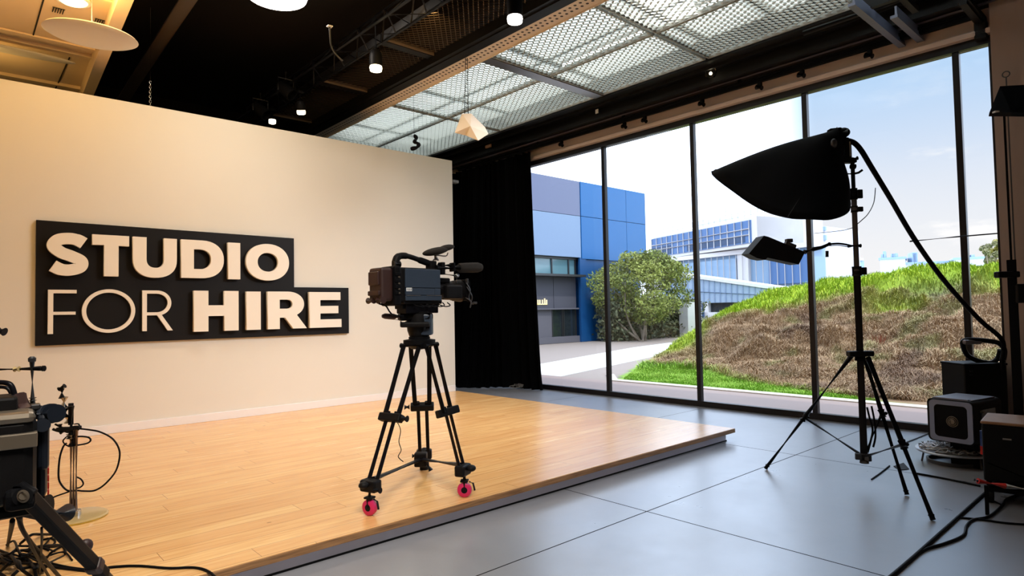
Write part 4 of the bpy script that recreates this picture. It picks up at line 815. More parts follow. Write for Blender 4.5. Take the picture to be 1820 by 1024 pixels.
nrm = ((V8[1]-V8[0]).cross(V8[4]-V8[0])).normalized(); nrm = nrm if nrm.z > 0 else -nrm
A_ = [b.verts.new(v) for v in V8]; B_ = [b.verts.new(v+nrm*.03) for v in V8]; b.faces.new(A_); b.faces.new(B_[::-1])
for k in range(5): b.faces.new((A_[k], A_[(k+1) % 5], B_[(k+1) % 5], B_[k]))
bmesh.ops.recalc_face_normals(b, faces=b.faces); obj('panel', b, M['blackgloss'], fp)
b = B()
for x, y, u in ((1797, 165, .12), (1770, 199, .85), (1800, 196, .8)): box(b, D(x, y, PD-.08-.36*u-.01), (.03, .03, .01), RZ)
obj('fixing_tabs', b, M['label'], fp)
b = B(); ph = P(1788, 132, 0, 7.92); tube(b, [ph+Vector((0, .03*math.cos(q), .03*math.sin(q))) for q in [2*PI*k/12 for k in range(12)]], .006, 6, closed=True); cyl(b, ph+Vector((-.0, 0, -.03)), (ph.x-.0, ph.y, 0.0), .006, n=6); tag(obj('wall_ring', b, M['steel']), 'small metal ring with a thin cord down the beige pillar', 'ring')
# ================================================================ LEFT-HAND EQUIPMENT (near the lens, cut by the left edge)
ND = 2.0; gt = D(30, 820, ND)
nt_ = thing('camera_rig', 'big dark cinema camera rig with bronze bands, cut by the left edge', 'camera', (gt.x, gt.y, gt.z-.3))
b = B(); cbox(b, -120, 735, 66, 893, ND, .22, bev=.035); bdy = obj('rig_body', b, M['plastic'], nt_)
b = B(); cbox(b, -120, 731, 64, 752, ND-.004, .224, bev=.018); obj('top_band', b, M['bronze'], bdy, 'bronze rounded top edge')
b = B(); cbox(b, -120, 768, 67, 794, ND-.008, .06, bev=.004); obj('side_band', b, M['bronze'], bdy, 'bronze side band')
b = B(); cyl(b, D(44, 781, ND-.005), D(44, 781, ND-.012), .010); cyl(b, D(58, 780, ND-.005), D(58, 780, ND-.012), .007); obj('band_screws', b, M['steel'], bdy)
b = B(); cbox(b, -120, 705, 32, 732, ND+.04, .14, bev=.01); obj('battery_block', b, M['plastic'], nt_)
b = B(); q0, q1 = D(34, 704, ND+.10), D(46, 731, ND+.08); tube(b, [q0, q1], .021, 10); obj('leather_roll', b, M['darkbrown'], nt_, 'dark brown rolled grip')
b = B(); tube(b, catmull([D(-30, 682, ND+.1), D(-5, 680, ND+.1), D(12, 681, ND+.1), D(21, 687, ND+.1), D(27, 705, ND+.1)], 6), .0085, 10); tube(b, catmull([D(-30, 689, ND+.13), D(0, 688, ND+.13), D(14, 691, ND+.13), D(22, 705, ND+.13)], 6), .006, 10); obj('carry_handle', b, M['blackgloss'], nt_)
b = B(); cbox(b, 66, 735, 88, 835, ND+.08, .10, bev=.014); cbox(b, 60, 790, 84, 886, ND+.14, .12, bev=.02); cyl(b, D(76, 756, ND+.05), D(76, 756, ND+.10), .022); obj('side_bracket', b, M['darkslate'], nt_, 'dark slate side bracket')
b = B()
for k in range(6): cbox(b, 84, 806+k*13, 87.5, 817+k*13, ND+.17, .02, bev=.002)
obj('red_segments', b, M['red'], nt_, 'reddish segmented strip')
b = B(); cyl(b, D(82, 735, ND+.12), D(101, 735, ND+.095), .030, n=28); cyl(b, D(68, 733, ND+.14), D(82, 734, ND+.12), .024, n=24); cyl(b, D(88, 735, ND+.11), D(93, 735, ND+.105), .033, n=28); obj('lens', b, M['darkslate'], nt_, 'dark lens barrel')
b = B(); cbox(b, 54, 718, 72, 728, ND+.1, .04, bev=.004); tube(b, [D(58, 724, ND+.1), D(70, 735, ND+.1), D(64, 742, ND+.1)], .006, 6); obj('mounting_arm', b, M['steel'], nt_)
b = B(); cyl(b, D(-60, 908, ND+.12), D(84, 903, ND+.16), .05, .045, n=24); cbox(b, -60, 893, 80, 915, ND+.08, .12, bev=.03); obj('under_cylinder', b, M['plastic'], nt_, 'black cylinder beneath')
b = B(); cyl(b, D(84, 915, ND+.4), D(120, 911, ND+.5), .030, .034, n=24); obj('end_cylinder', b, M['darkslate'], nt_)
b = B(); cyl(b, D(58, 720, ND+.14), D(57, 640, ND+.16), .0085, n=14); lathe(b, [(0, 0), (.011, 0), (.012, .012), (.006, .018), (0, .018)], Matrix.Translation(D(57, 643, ND+.16)), 16); cyl(b, D(58, 712, ND+.14), D(58, 707, ND+.14), .012); obj('upright_rod', b, M['steel'], nt_)
b = B(); cyl(b, D(-40, 658, ND+.14), D(72, 655, ND+.16), .0085, n=12); cyl(b, D(70, 655, ND+.16), D(78, 655, ND+.16), .0075); cyl(b, D(76, 655, ND+.16), D(79, 655, ND+.16), .010); hr = obj('cross_rod', b, M['black'], nt_)
b = B(); cyl(b, D(26, 656.5, ND+.145), D(34, 656, ND+.145), .0092, n=12); obj('amber_band', b, M['amber'], hr)
b = B(); cyl(b, D(-14, 584, ND+.1), D(8, 590, ND+.1), .022, .014, n=16); cyl(b, D(-14, 584, ND+.1), D(-60, 660, ND+.12), .007); obj('eyepiece', b, M['blackgloss'], nt_)
# near tripod under the rig
ng = Vector((gt.x, gt.y, 0)); tr_ = thing('rig_tripod', 'heavy black tripod leg and hinge under the camera rig, lower left', 'tripod', ng)
b = B(); cbox(b, 6, 866, 66, 905, ND-.03, .10, bev=.02); cyl(b, D(40, 883, ND-.06), D(40, 883, ND+.02), .026, n=20); obj('hinge_block', b, M['black'], tr_)
b = B(); cyl(b, D(42, 882, ND-.075), D(42, 882, ND-.055), .012, n=12); lathe(b, [(.014, 0), (.020, .002), (.014, .004)], frame(D(42, 882, ND-.075), -_fh), 20); obj('hinge_bolt', b, M['bronze'], tr_)
fa = D(46, 880, ND-.04); fb = P(262, 1102, 2, 0.0); dr = (fb-fa).normalized()
b = B(); m_ = fa.lerp(fb, .5); Rg = frame(m_, dr).to_3x3(); box(b, fa.lerp(fb, .27), (.040, .046, (fb-fa).length*.54), Rg, .008); lg = obj('leg', b, M['black'], tr_)
b = B(); box(b, fa.lerp(fb, .72), (.030, .036, (fb-fa).length*.54), Rg, .006); obj('leg_extension', b, M['blackgloss'], lg)
kb = fa.lerp(fb, .46); b = B(); sphere(b, D(153, 970, (kb-CAM).dot(FW)-.02), .024, (1, .8, 1.1)); box(b, kb, (.055, .055, .06), Rg, .012); obj('lock_knob', b, M['darkbrown'], lg)
b = B(); sphere(b, fb+Vector((0, 0, .018)), .02); obj('rubber_foot', b, M['rubber'], lg)
b = B(); tube(b, [D(8, 872, ND-.03), D(40, 862, ND-.03), D(62, 876, ND-.03)], .012, 8); obj('strap_bar', b, M['black'], tr_)
for ft in (Vector((ng.x-.75, ng.y-.10, 0)), Vector((ng.x-.25, ng.y+.42, 0))):
    b = B(); tube(b, [D(-10, 885, ND), (ft.x, ft.y, .0)], .018, 10); obj('leg', b, M['black'], tr_)
# round base stand with a cluster of fittings
XF = SCL; HP = .28; bc = P(135, 921, 2, HP); BD = (bc-CAM).dot(FW); bs = thing('round_base_stand', 'metal column stand with amber round base and chrome fittings on the stage', 'stand', bc)
b = B(); lathe(b, [(0, .022), (.13, .022), (.155, .018), (.163, .010), (.160, .006), (0, .006)], Matrix.Translation(bc), 48); obj('round_base', b, M['amber'], bs)
b = B(); lathe(b, [(0, 0), (.155, 0), (.160, .003), (.160, .006), (0, .006)], Matrix.Translation(bc), 48); obj('base_rim', b, M['yellowedge'], bs)
b = B(); zt = zat(bc.x, bc.y, 760)
cx_ = D(127, 850, BD); cc_ = Vector((bc.x-.015, bc.y-.012, 0))
for q in range(3): u = (q-1)*.016; cyl(b, (cc_.x+_r.x*u, cc_.y+_r.y*u, HP+.02), (cc_.x+_r.x*u, cc_.y+_r.y*u, zt), .0095, n=12)
obj('column', b, M['columnmetal'], bs)
b = B(); lathe(b, [(0, .02), (.04, .022), (.04, .05), (.03, .055), (0, .055)], Matrix.Translation((cc_.x, cc_.y, HP)), 20); obj('column_socket', b, M['chrome'], bs)
K = lambda x, y, dd=0: D(x, y, BD+dd)
b = B(); cyl(b, K(128, 793), K(127, 775), .023, n=16); cyl(b, K(127, 776), K(126, 722), .018, n=14); cbox(b, 121, 717, 131, 755, BD+.02, .03, bev=.003); obj('upper_sleeve', b, M['plastic'], bs)
for a_, e_, r_ in (((113, 724), (114, 706), .021), ((115, 741), (115, 725), .025), ((127, 779), (127, 772), .028), ((120, 752), (120, 741), .020)): b = B(); cyl(b, K(*a_), K(*e_), r_, n=18); obj('chrome_fitting', b, M['chrome'], bs)
b = B(); cyl(b, K(110, 708), K(110, 691), .018, .014, n=16); cyl(b, K(105, 692), K(115, 686), .014, n=12); cyl(b, K(107, 754), K(108, 768), .012); cyl(b, K(108, 768), K(120, 766), .014); box(b, K(118, 762), (.10, .04, .018), RZ, .004); box(b, K(136, 760), (.045, .03, .02), RZ, .004); cbox(b, 107, 723, 111, 728, BD-.03, .01, bev=0); obj('clamps', b, M['plastic'], bs)
b = B(); tube(b, catmull([K(94, 763), K(104, 766), K(116, 765)], 5), .008, 8); tube(b, catmull([K(98, 754), K(104, 757), K(110, 760)], 5), .006, 8); tube(b, catmull([K(132, 754), K(140, 754), K(141, 763), K(134, 765)], 5), .004, 6); tube(b, catmull([K(135, 776), K(148, 776), K(158, 778), K(161, 783), K(155, 788), K(140, 791), K(132, 791)], 6), .005, 6); tube(b, catmull([K(120, 775), K(112, 784), K(119, 792), K(126, 790)], 6), .004, 6); obj('wire_clips', b, M['black'], bs)
b = B(); tube(b, catmull([K(141, 762), K(158, 764), K(178, 768), K(200, 780), K(212, 800), K(211, 822), K(203, 842), K(185, 862), K(168, 872), K(150, 873), K(136, 872), K(120, 872), K(108, 860), K(104, 845), K(106, 815), K(112, 795), K(118, 788)], 6), .0052, 8)
tag(obj('looped_cable', b, M['cable']), 'black cable hanging in a wide loop from the round base stand', 'cable')
b = B(); tube(b, catmull([K(136, 848), K(144, 852), K(148, 860), K(143, 866), K(136, 868)], 6), .0045, 8); tube(b, catmull([K(84, 889), K(100, 882), K(120, 875), K(128, 872)], 6), .0045, 8); tag(obj('short_cable', b, M['cable']), 'short black cable curl beside the metal column at left', 'cable')
XF = None; HP = .13
# ================================================================ CABLES ON THE FLOORS
def fcable(nm, pts, z, r, lab, grp=None, k=7): b = B(); tube(b, catmull([P(x, y, 2, z+r) for x, y in pts], k), r, 8); return tag(obj(nm, b, M['cable']), lab, 'cable', grp)
fcable('floor_cable', [(1560, 1044), (1600, 1011), (1640, 976), (1700, 922), (1740, 886), (1756, 874), (1778, 869), (1840, 880)], 0, .011, 'thicker black cable running from the bottom edge up to the cart castor')
fcable('floor_cable', [(1575, 1036), (1612, 1002), (1642, 978), (1680, 966), (1712, 952), (1718, 935), (1730, 924), (1758, 918), (1780, 900), (1792, 886), (1830, 874)], .0, .009, 'black cable with a double bend, joining the thick cable near bottom')
fcable('floor_cable', [(1704, 920), (1745, 924), (1790, 930), (1850, 934)], 0, .007, 'thin black cable crossing right towards the edge of the frame')
fcable('floor_cable', [(1752, 878), (1762, 888), (1783, 899)], 0, .006, 'short cable stub next to the cart castor')
fcable('floor_cable', [(1626, 841), (1665, 848), (1700, 855), (1742, 864)], 0, .008, 'straight black cable between light stand leg and striped pole')
fcable('floor_cable', [(1549, 852), (1566, 840), (1581, 828)], 0, .006, 'short black cable piece behind the stand legs')
fcable('floor_cable', [(1604, 789), (1630, 779), (1652, 770)], 0, .006, 'thin cable from the stand leg towards window sill')
b = B(); b_pts = [P(x, y, 2, .003) for x, y in ((1588, 829), (1606, 823), (1616, 834), (1600, 836))]; prism(b, [(p.x, p.y) for p in b_pts], .006); tag(obj('floor_marker', b, M['rubber']), 'small black flat patch on floor between the stand legs', 'marker')
fcable('stage_cable', [(40, 985), (100, 1004), (160, 1013), (200, 1008), (245, 1006), (300, 1010), (345, 1009), (372, 1017), (392, 1036)], HP, .007, 'long black cable along the front of the wooden stage')
fcable('stage_cable', [(0, 985), (50, 1000), (110, 1010), (165, 1016)], HP, .007, 'black cable leaving the tangle just above the long one')
fcable('stage_cable', [(48, 976), (75, 970), (95, 972), (118, 966)], HP, .006, 'thin cable running right behind the tripod leg')
fcable('stage_cable', [(75, 960), (90, 957), (98, 963), (90, 972), (78, 975)], HP, .006, 'small cable loop behind the tripod leg')
b = B(); rnd = random.Random(11)
for k in range(15):
    x, y = rnd.uniform(-30, 40), rnd.uniform(965, 1015); pts = [P(x, y, 2, HP+.02)]
    for j in range(5): x += rnd.uniform(5, 34); y += rnd.uniform(-16, 18); pts.append(P(x, min(max(y, 950), 1060), 2, HP+rnd.uniform(.006, .10)))
    tube(b, catmull(pts, 6), rnd.choice((.005, .006, .008)), 7)
tag(obj('cable_tangle', b, M['cable']), 'dense tangle of black cables on the stage at lower left', 'cables', kind='stuff')
for k, (a_, m1, e_) in enumerate((((35, 915), (48, 955), (118, 1040)), ((28, 912), (55, 970), (90, 1030)), ((74, 938), (74, 970), (70, 1020)), ((22, 925), (20, 940), (14, 968)))):
    b = B(); tube(b, catmull([D(*a_, ND+.1), D(*m1, ND+.35), P(*e_, 2, HP+.006) if e_[1] < 1035 else P(*e_, 2, HP+.006)], 8), (.008, .006, .004, .008)[k], 8)
    tag(obj('hanging_cable', b, M['cable']), ('thick cable dropping from the rig past the tripod hinge', 'cable hanging steeply below the rig cylinder', 'thin straight cable hanging from the cylinder end', 'stubby cable under the rig near left edge')[k], 'cable')
# ================================================================ OUTSIDE
def attr_mat(name, rough=.8, trans=0):
    m = mat(name, (1, 1, 1, 1), rough, spec=.2); n = NT(m); a = n.n('ShaderNodeAttribute', attribute_name='tint'); n.l(a.outputs['Color'], n.b.inputs['Base Color']); return m
M['grass'] = attr_mat('grass_blades'); M['soil'] = attr_mat('hill_ground'); M['leaf'] = attr_mat('leaves', .55)
def np_mesh(name, v, f, m, col, smooth=False):
    me = bpy.data.meshes.new(name); nv, nf, k = len(v), len(f), f.shape[1]
    me.vertices.add(nv); me.vertices.foreach_set('co', v.astype(np.float32).ravel())
    me.loops.add(nf*k); me.loops.foreach_set('vertex_index', f.astype(np.int32).ravel())
    me.polygons.add(nf); me.polygons.foreach_set('loop_start', np.arange(0, nf*k, k, dtype=np.int32)); me.polygons.foreach_set('loop_total', np.full(nf, k, np.int32))
    if smooth: me.polygons.foreach_set('use_smooth', np.ones(nf, bool))
    at = me.color_attributes.new('tint', 'FLOAT_COLOR', 'POINT'); at.data.foreach_set('color', np.c_[col, np.ones(nv)].astype(np.float32).ravel())
    me.update(); me.validate(); me.materials.append(m); o = bpy.data.objects.new(name, me); COL.objects.link(o); return o
GA = .75                                                       # grass albedo scale
# smooth value noise
_g = rng.random((256, 256))
def vn(x, y):
    xi, yi = np.floor(x).astype(int), np.floor(y).astype(int); fx, fy = x-xi, y-yi; fx = fx*fx*(3-2*fx); fy = fy*fy*(3-2*fy)
    a = _g[xi % 256, yi % 256]; b = _g[(xi+1) % 256, yi % 256]; c = _g[xi % 256, (yi+1) % 256]; d = _g[(xi+1) % 256, (yi+1) % 256]
    return (a*(1-fx)+b*fx)*(1-fy)+(c*(1-fx)+d*fx)*fy
def fbm(x, y, o=4): return sum(vn(x*2**i+17*i, y*2**i+5*i)/2**(i+1) for i in range(o))
sst = lambda t: np.clip(t, 0, 1)**2*(3-2*np.clip(t, 0, 1))
def inside(x, y): return (8.1+.52*(x-10.2)+.5*(fbm(x*.4, y*.4, 2)-.4)) - y
def hill(x, y):
    i = np.maximum(inside(x, y), 0); e = HA*(1-np.exp(-i/HB)); r = sst((x-10.7)/HR)**.8
    lump = (fbm(x*.9, y*.9, 3)-.45)*1.0+(fbm(x*2.4, y*2.4, 2)-.4)*.5
    return e*r + lump*sst((x-11.2)/2.5)*sst(i/2.0)*(1-.5*sst((x-16)/5)) + .015
HA, HB, HR = 2.38, 2.6, 10.0
def gcol(x, y, k):                                             # natural colour of the grass at a spot: lawn, dry tussocks, fresh crest
    dry = fbm(x*.8+3, y*.8, 4); i = inside(x, y)
    lawnx = 10.3+np.maximum(-.7, .43*(y-3.9)); lawn = 1-sst((x-lawnx-.5*(dry-.4))/.35)
    crest = sst((x-15.9-2.6*(dry-.45)-.12*np.abs(y-5))/1.6); flank = (1-sst((i-.9-1.4*(dry-.4))/.8))*sst((x-13)/3)*.9
    g = np.clip(np.maximum(np.maximum(lawn, crest), flank), 0, 1)[:, None]
    patch = sst((fbm(x*1.7+9, y*1.7+2, 3)-.50)/.12)[:, None]*.6
    r1 = k[:, None]; green = np.array([.24, .42, .02])*(1-r1)+np.array([.60, .72, .06])*r1
    lg = np.array([.26, .52, .05])*(1-r1)+np.array([.46, .72, .12])*r1; green = np.where(lawn[:, None] > .5, lg, green)
    brown = np.array([.30, .18, .10])*(1-r1)+np.array([.68, .49, .29])*r1; olive = np.array([.24, .25, .09])*(1-r1)+np.array([.48, .50, .20])*r1
    purple = np.array([.15, .09, .085]); pm = sst((fbm(x*1.1+40, y*1.1, 3)-.54)/.1)[:, None]*.5
    br = brown*(1-patch)+olive*patch; br = br*(1-pm)+purple*pm
    hole = np.exp(-((x-17.6)**2+(y-4.3)**2)/.5)[:, None]; c = (br*(1-g)+green*g)*GA; return c*(1-hole*.8)+np.array([.14, .11, .09])*hole*.8, g[:, 0]
# hill ground
xs = np.linspace(10.25, 42, 190); ys_ = np.linspace(-14, 20, 210); X, Y = np.meshgrid(xs, ys_, indexing='ij')
Zh = hill(X.ravel(), Y.ravel()).reshape(X.shape); ins = inside(X, Y)
v = np.c_[X.ravel(), Y.ravel(), Zh.ravel()]; idx = np.arange(X.size).reshape(X.shape); keep = (ins[:-1, :-1] > -.1)
f = np.stack([idx[:-1, :-1][keep], idx[1:, :-1][keep], idx[1:, 1:][keep], idx[:-1, 1:][keep]], -1)
c, _ = gcol(X.ravel(), Y.ravel(), np.full(X.size, .3)); o = np_mesh('grass_mound', v, f, M['soil'], c*.8, True)
tag(o, 'tall grassy mound outside the windows, green on top and dry brown in front', 'hill')
def blades(name, n, xr, yr, hh_, ww, sel, lab, lean=.6, seed=1, clump=0):
    rg = np.random.default_rng(seed); x = rg.uniform(*xr, n*2); 
    y = rg.uniform(*yr, n*2); ok = (inside(x, y) > 0) & (y > .16*x-2.4); x, y = x[ok], y[ok]
    k = rg.random(len(x)); c, g = gcol(x, y, k); ok = sel(x, y, g, rg.random(len(x))); x, y, c, g = x[ok][:n], y[ok][:n], c[ok][:n], g[ok][:n]; n = len(x)
    z = hill(x, y)-.01; ang = fbm(x*1.5+5, y*1.5, 3)*9+rg.normal(0, .9, n); L_ = lean*(.3+rg.random(n)); h = hh_*(.5+rg.random(n))*(1 + clump*(fbm(x*2.2, y*2.2, 2)-.4)*3); h = np.maximum(h, hh_*.25); ang = np.where(rg.random(n) < .35, rg.uniform(0, 6.28, n), ang)
    d = np.c_[np.cos(ang), np.sin(ang)]; w = np.c_[-np.sin(ang), np.cos(ang)]*ww; w = w*np.where(rg.random(n) < .5, 1, 1)[:, None]
    # face the ribbon sideways to the window as often as not
    P0 = np.c_[x, y, z]; P1 = np.c_[x+d[:, 0]*L_*h*.35, y+d[:, 1]*L_*h*.35, z+h*.65]; P2 = np.c_[x+d[:, 0]*L_*h, y+d[:, 1]*L_*h, z+h*(1-.35*L_)]
    W3 = np.c_[w, np.zeros(n)]; V = np.stack([P0-W3, P0+W3, P1+W3*.8, P1-W3*.8, P2], 1).reshape(-1, 3)
    b_ = np.arange(n)*5; F1 = np.stack([b_, b_+1, b_+2, b_+3], 1); F2 = np.stack([b_+3, b_+2, b_+4, b_+4], 1)
    T = np.concatenate([np.stack([b_, b_+1, b_+2], 1), np.stack([b_, b_+2, b_+3], 1), np.stack([b_+3, b_+2, b_+4], 1)])
    o = np_mesh(name, V, T, M['grass'], np.repeat(c, 5, 0)); return tag(o, lab, 'grass', kind='stuff')
blades('dry_grass', 150000, (10.6, 19), (-1, 11), .13, .0045, lambda x, y, g, r: (g < .6) & (r < np.clip(1.5-(x-11)/9, .25, 1)), 'dry brown tangled grass over the front slope of the mound', 1.5, 2, .7)
blades('green_grass', 110000, (12, 30), (-2, 16), .15, .010, lambda x, y, g, r: (g > .35) & (r < np.clip(1.3-(x-14)/18, .2, 1)), 'bright green grass on the crest and left flank of the mound', .8, 3, .6)
blades('lawn_grass', 70000, (10.3, 13.4), (.5, 10), .045, .006, lambda x, y, g, r: (g > .5), 'short bright green lawn strip beyond the pale kerb', .6, 4, 0)
b = B(); q = Vector((14.2, 4.55, 0)); q.z = float(hill(np.array([q.x]), np.array([q.y]))[0])
for k in range(60): a = rng.uniform(0, 6.3); r = rng.uniform(.03, .22); e = q+Vector((r*math.cos(a), r*math.sin(a), rng.uniform(.12, .38))); tube(b, [q+Vector((r*.3*math.cos(a), r*.3*math.sin(a), 0)), e], [.008, .002], 4)
tag(obj('red_plant', b, mat('rust_red_stems', (.22, .06, .025, 1), .8)), 'small rust red tuft of stems in the brown slope', 'plant')
# ground planes
m = mat('paving_pinkgrey', srgb(140, 120, 112), .6, noise=.08, nscale=2.5); M['paving'] = m
b = B(); box2(b, (XW+.09, -14, -.12), (10.02, 60, 0)); struct('path_paving', b, m)
b = B(); box2(b, (10.02, -14, -.12), (10.25, 8.2, .018)); prism(b, [(10.02, 8.2), (10.25, 8.2), (11.0, 8.9), (10.9, 9.05)], .018); tag(obj('kerb_strip', b, mat('pale_concrete_kerb', (.56, .53, .47, 1), .8)), 'pale concrete kerb strip between paving and lawn', 'kerb'); COL.objects['kerb_strip']['kind'] = 'structure'
b = B(); box2(b, (10.0, -14, -.12), (140, 120, -.012)); struct('ground_outside', b, mat('grey_yard_paving', srgb(142, 130, 122), .8, noise=.06, nscale=1.5))
b = B(); prism(b, [(10.0, 9.6), (10.0, 11.6), (19.2, 14.6), (26, 16.0), (26.5, 14.3), (19, 12.2)], .014, Matrix.Translation((0, 0, -.010))); tag(obj('concrete_path', b, mat('white_concrete', (.60, .59, .57, 1), .8)), 'sunlit white concrete path curving across the yard', 'path'); COL.objects['concrete_path']['kind'] = 'structure'
# ---------------------------------------------------------------- blue building (its street front lies on y = 19.3)
FY = 19.3; bb = thing('blue_building', 'two storey building clad in blue and grey panels across the yard', 'building', (20, FY, 0))
xc = P(1148, 470, 1, FY).x; x32 = P(1032, 400, 1, FY).x; zt = 7.42; zm = 3.88
b = B(); box2(b, (8, FY+.5, 0), (x32, FY+12, zm)); box2(b, (8, FY+.12, zm), (xc-.02, FY+12, zt-.05)); obj('core', b, mat('building_core_grey', srgb(112, 112, 120), .7), bb)
bl = mat('blue_cladding', srgb(0, 84, 144), .45, noise=.06, nscale=.4); bl2 = mat('dark_blue_cladding', srgb(2, 62, 112), .5)
lg_ = mat('pale_lilac_cladding', srgb(112, 132, 162), .6); gr_ = mat('grey_lilac_cladding', srgb(96, 102, 130), .6); dg = mat('charcoal_cladding', srgb(70, 70, 80), .7); mg = mat('mid_grey_cladding', srgb(86, 84, 92), .7)
zs_ = P(980, 378, 1, FY).z
for (a0_, a1_) in ((8.2, 13.4), (13.45, x32-.02)):
    b = B(); box2(b, (a0_, FY, zs_+.02), (a1_, FY+.12, zt)); obj('upper_panel', b, gr_, bb); b = B(); box2(b, (a0_, FY, zm), (a1_, FY+.12, zs_)); obj('upper_panel', b, lg_, bb)
xb = [x32, P(1075, 420, 1, FY).x, P(1113, 420, 1, FY).x, xc]; zs2 = P(1090, 392, 1, FY).z
for a0_, a1_ in zip(xb, xb[1:]):
    b = B(); box2(b, (a0_+.012, FY-.03, zs2+.012), (a1_-.012, FY+.12, zt)); obj('blue_panel', b, bl, bb); b = B(); box2(b, (a0_+.012, FY-.03, zm-.05), (a1_-.012, FY+.12, zs2-.012)); obj('blue_panel', b, bl, bb)
b = B(); box2(b, (x32+.1, FY+.06, 0), (xc-.5, FY+10, zm)); box2(b, (x32-.12, FY-.01, 0), (x32+.3, FY+.1, zm)); box2(b, (xc-.02, FY-.03, zm-.05), (xc+.02, FY+12, zt)); obj('blue_ground_floor', b, bl2, bb)
# ground floor left: band window, charcoal boarding, doors
b = B(); z_a, z_b = 3.1, 3.78; box2(b, (12, FY+.3, z_a), (x32-.12, FY+.5, z_b)); 
fw_ = obj('band_window', b, mat('tinted_window_glass', (.10, .20, .24, 1), .12, spec=.8), bb)
b = B()
for x in (16.2, 18.9, 20.0, 21.1, 21.55): box2(b, (x-.03, FY+.24, z_a), (x+.03, FY+.3, z_b))
box2(b, (12, FY-.35, z_a-.14), (x32-.1, FY+.5, z_a-.04)); box2(b, (12, FY+.2, z_b), (x32, FY+.5, zm)); obj('window_bars', b, M['steel'], fw_)
b = B(); box2(b, (10, FY+.3, 1.56), (20.1, FY+.5, z_a-.14)); box2(b, (20.13, FY+.3, 1.56), (x32-.1, FY+.5, z_a-.14)); obj('boarded_wall', b, dg, bb)
b = B(); box2(b, (10, FY+.3, 0), (20.0, FY+.5, 1.54)); box2(b, (10, FY+.1, 1.50), (x32-.1, FY+.3, 1.56)); box2(b, (10, FY+.1, 0), (x32-.1, FY+.5, .28)); obj('lower_wall', b, mg, bb)
b = B(); box2(b, (20.0, FY+.32, .28), (x32-.1, FY+.5, 1.5)); dr_ = obj('glass_door', b, mat('dark_door_glass', (.015, .02, .024, 1), .1, spec=.8), bb)
b = B()
for x in (20.0, 20.65, 20.75, x32-.14): box2(b, (x-.03, FY+.28, .28), (x+.03, FY+.33, 1.5))
obj('door_frame', b, M['steel'], dr_)
b = B(); q = P(964, 541, 1, FY+.28); 
for k, (dx, hh_) in enumerate(((-.30, .2), (-.18, .2), (-.02, .2), (.12, .26), (.24, .2))): box2(b, (q.x+dx, FY+.26, q.z-.02), (q.x+dx+.05, FY+.3, q.z+hh_))
box2(b, (q.x-.3, FY+.26, q.z-.02), (q.x+.29, FY+.3, q.z+.03)); obj('small_sign', b, mat('pale_yellow_sign', (.75, .62, .36, 1), .5, emit=(1, .8, .45, 1), es=.6), bb, 'small pale yellow sign on the charcoal wall')
# ---------------------------------------------------------------- glass office blocks behind (solid volumes laid out on the ground)
def flat(q): return Vector((q.x, q.y, 0))
def block(par, nm, a, bq, dep, z0, z1, m, ov=0):               # wall volume from plan point a to bq, depth dep behind
    d = (bq-a).normalized(); nn = Vector((d.y, -d.x, 0)); nn = nn if nn.dot(_fh) > 0 else -nn; a2, b2 = a-d*ov-nn*ov, bq+d*ov-nn*ov
    b = B(); prism(b, [(q.x, q.y) for q in (a2, b2, b2+nn*dep, a2+nn*dep)], z1-z0, Matrix.Translation((0, 0, z0))); return obj(nm, b, m, par), d, nn
gm_ = mat('office_blue_glass', srgb(70, 104, 150), .5, spec=.3); gl2 = mat('office_pale_glass', srgb(128, 156, 184), .5, spec=.3); gl3 = mat('office_deep_glass', srgb(42, 66, 98), .5, spec=.3); wh_ = mat('office_white_render', (.56, .56, .58, 1), .7)
ob = thing('glass_office_building', 'pale office block with bands of blue glass beyond the yard', 'building', flat(D(1260, 540, 66)))
A_, B_ = flat(D(1163, 540, 76)), flat(D(1350, 540, 60)); C_ = flat(D(1376, 540, 63)); hz = lambda q, y: zat(q.x, q.y, y)
z_roof, z_g1, z_g0, z_b = hz(B_, 384), hz(B_, 389), hz(B_, 430), hz(B_, 436)
block(ob, 'upper_storeys', A_, B_, 6, z_b, z_roof, wh_); o_g, d_, nn_ = block(ob, 'glass_band', A_+(B_-A_)*.0, A_+(B_-A_)*.95, .4, z_g0, z_g1, gm_, .12)
L = (B_-A_).length*.95
b = B(); 
for k in range(17): q = A_+d_*(L*k/16)-nn_*.2; cyl(b, (q.x, q.y, z_g0), (q.x, q.y, z_g1), .05, n=4)
for z in (z_g0+(z_g1-z_g0)*.36, z_g0+(z_g1-z_g0)*.62): q0, q1 = A_-nn_*.2, A_+d_*L-nn_*.2; cyl(b, (q0.x, q0.y, z), (q1.x, q1.y, z), .07, n=4)
obj('mullions', b, wh_, o_g)
b = B(); z = z_g0+(z_g1-z_g0)*.1; q0, q1 = A_+d_*L*.05-nn_*.26, A_+d_*L*.97-nn_*.26
for t0, t1, h0, h1 in ((.0, .22, .05, .5), (.42, .95, .06, .33)): block(o_g, 'dark_panes', A_+d_*L*t0, A_+d_*L*t1, .3, z_g0+(z_g1-z_g0)*h0, z_g0+(z_g1-z_g0)*h1, gl3, .16)
b.free()
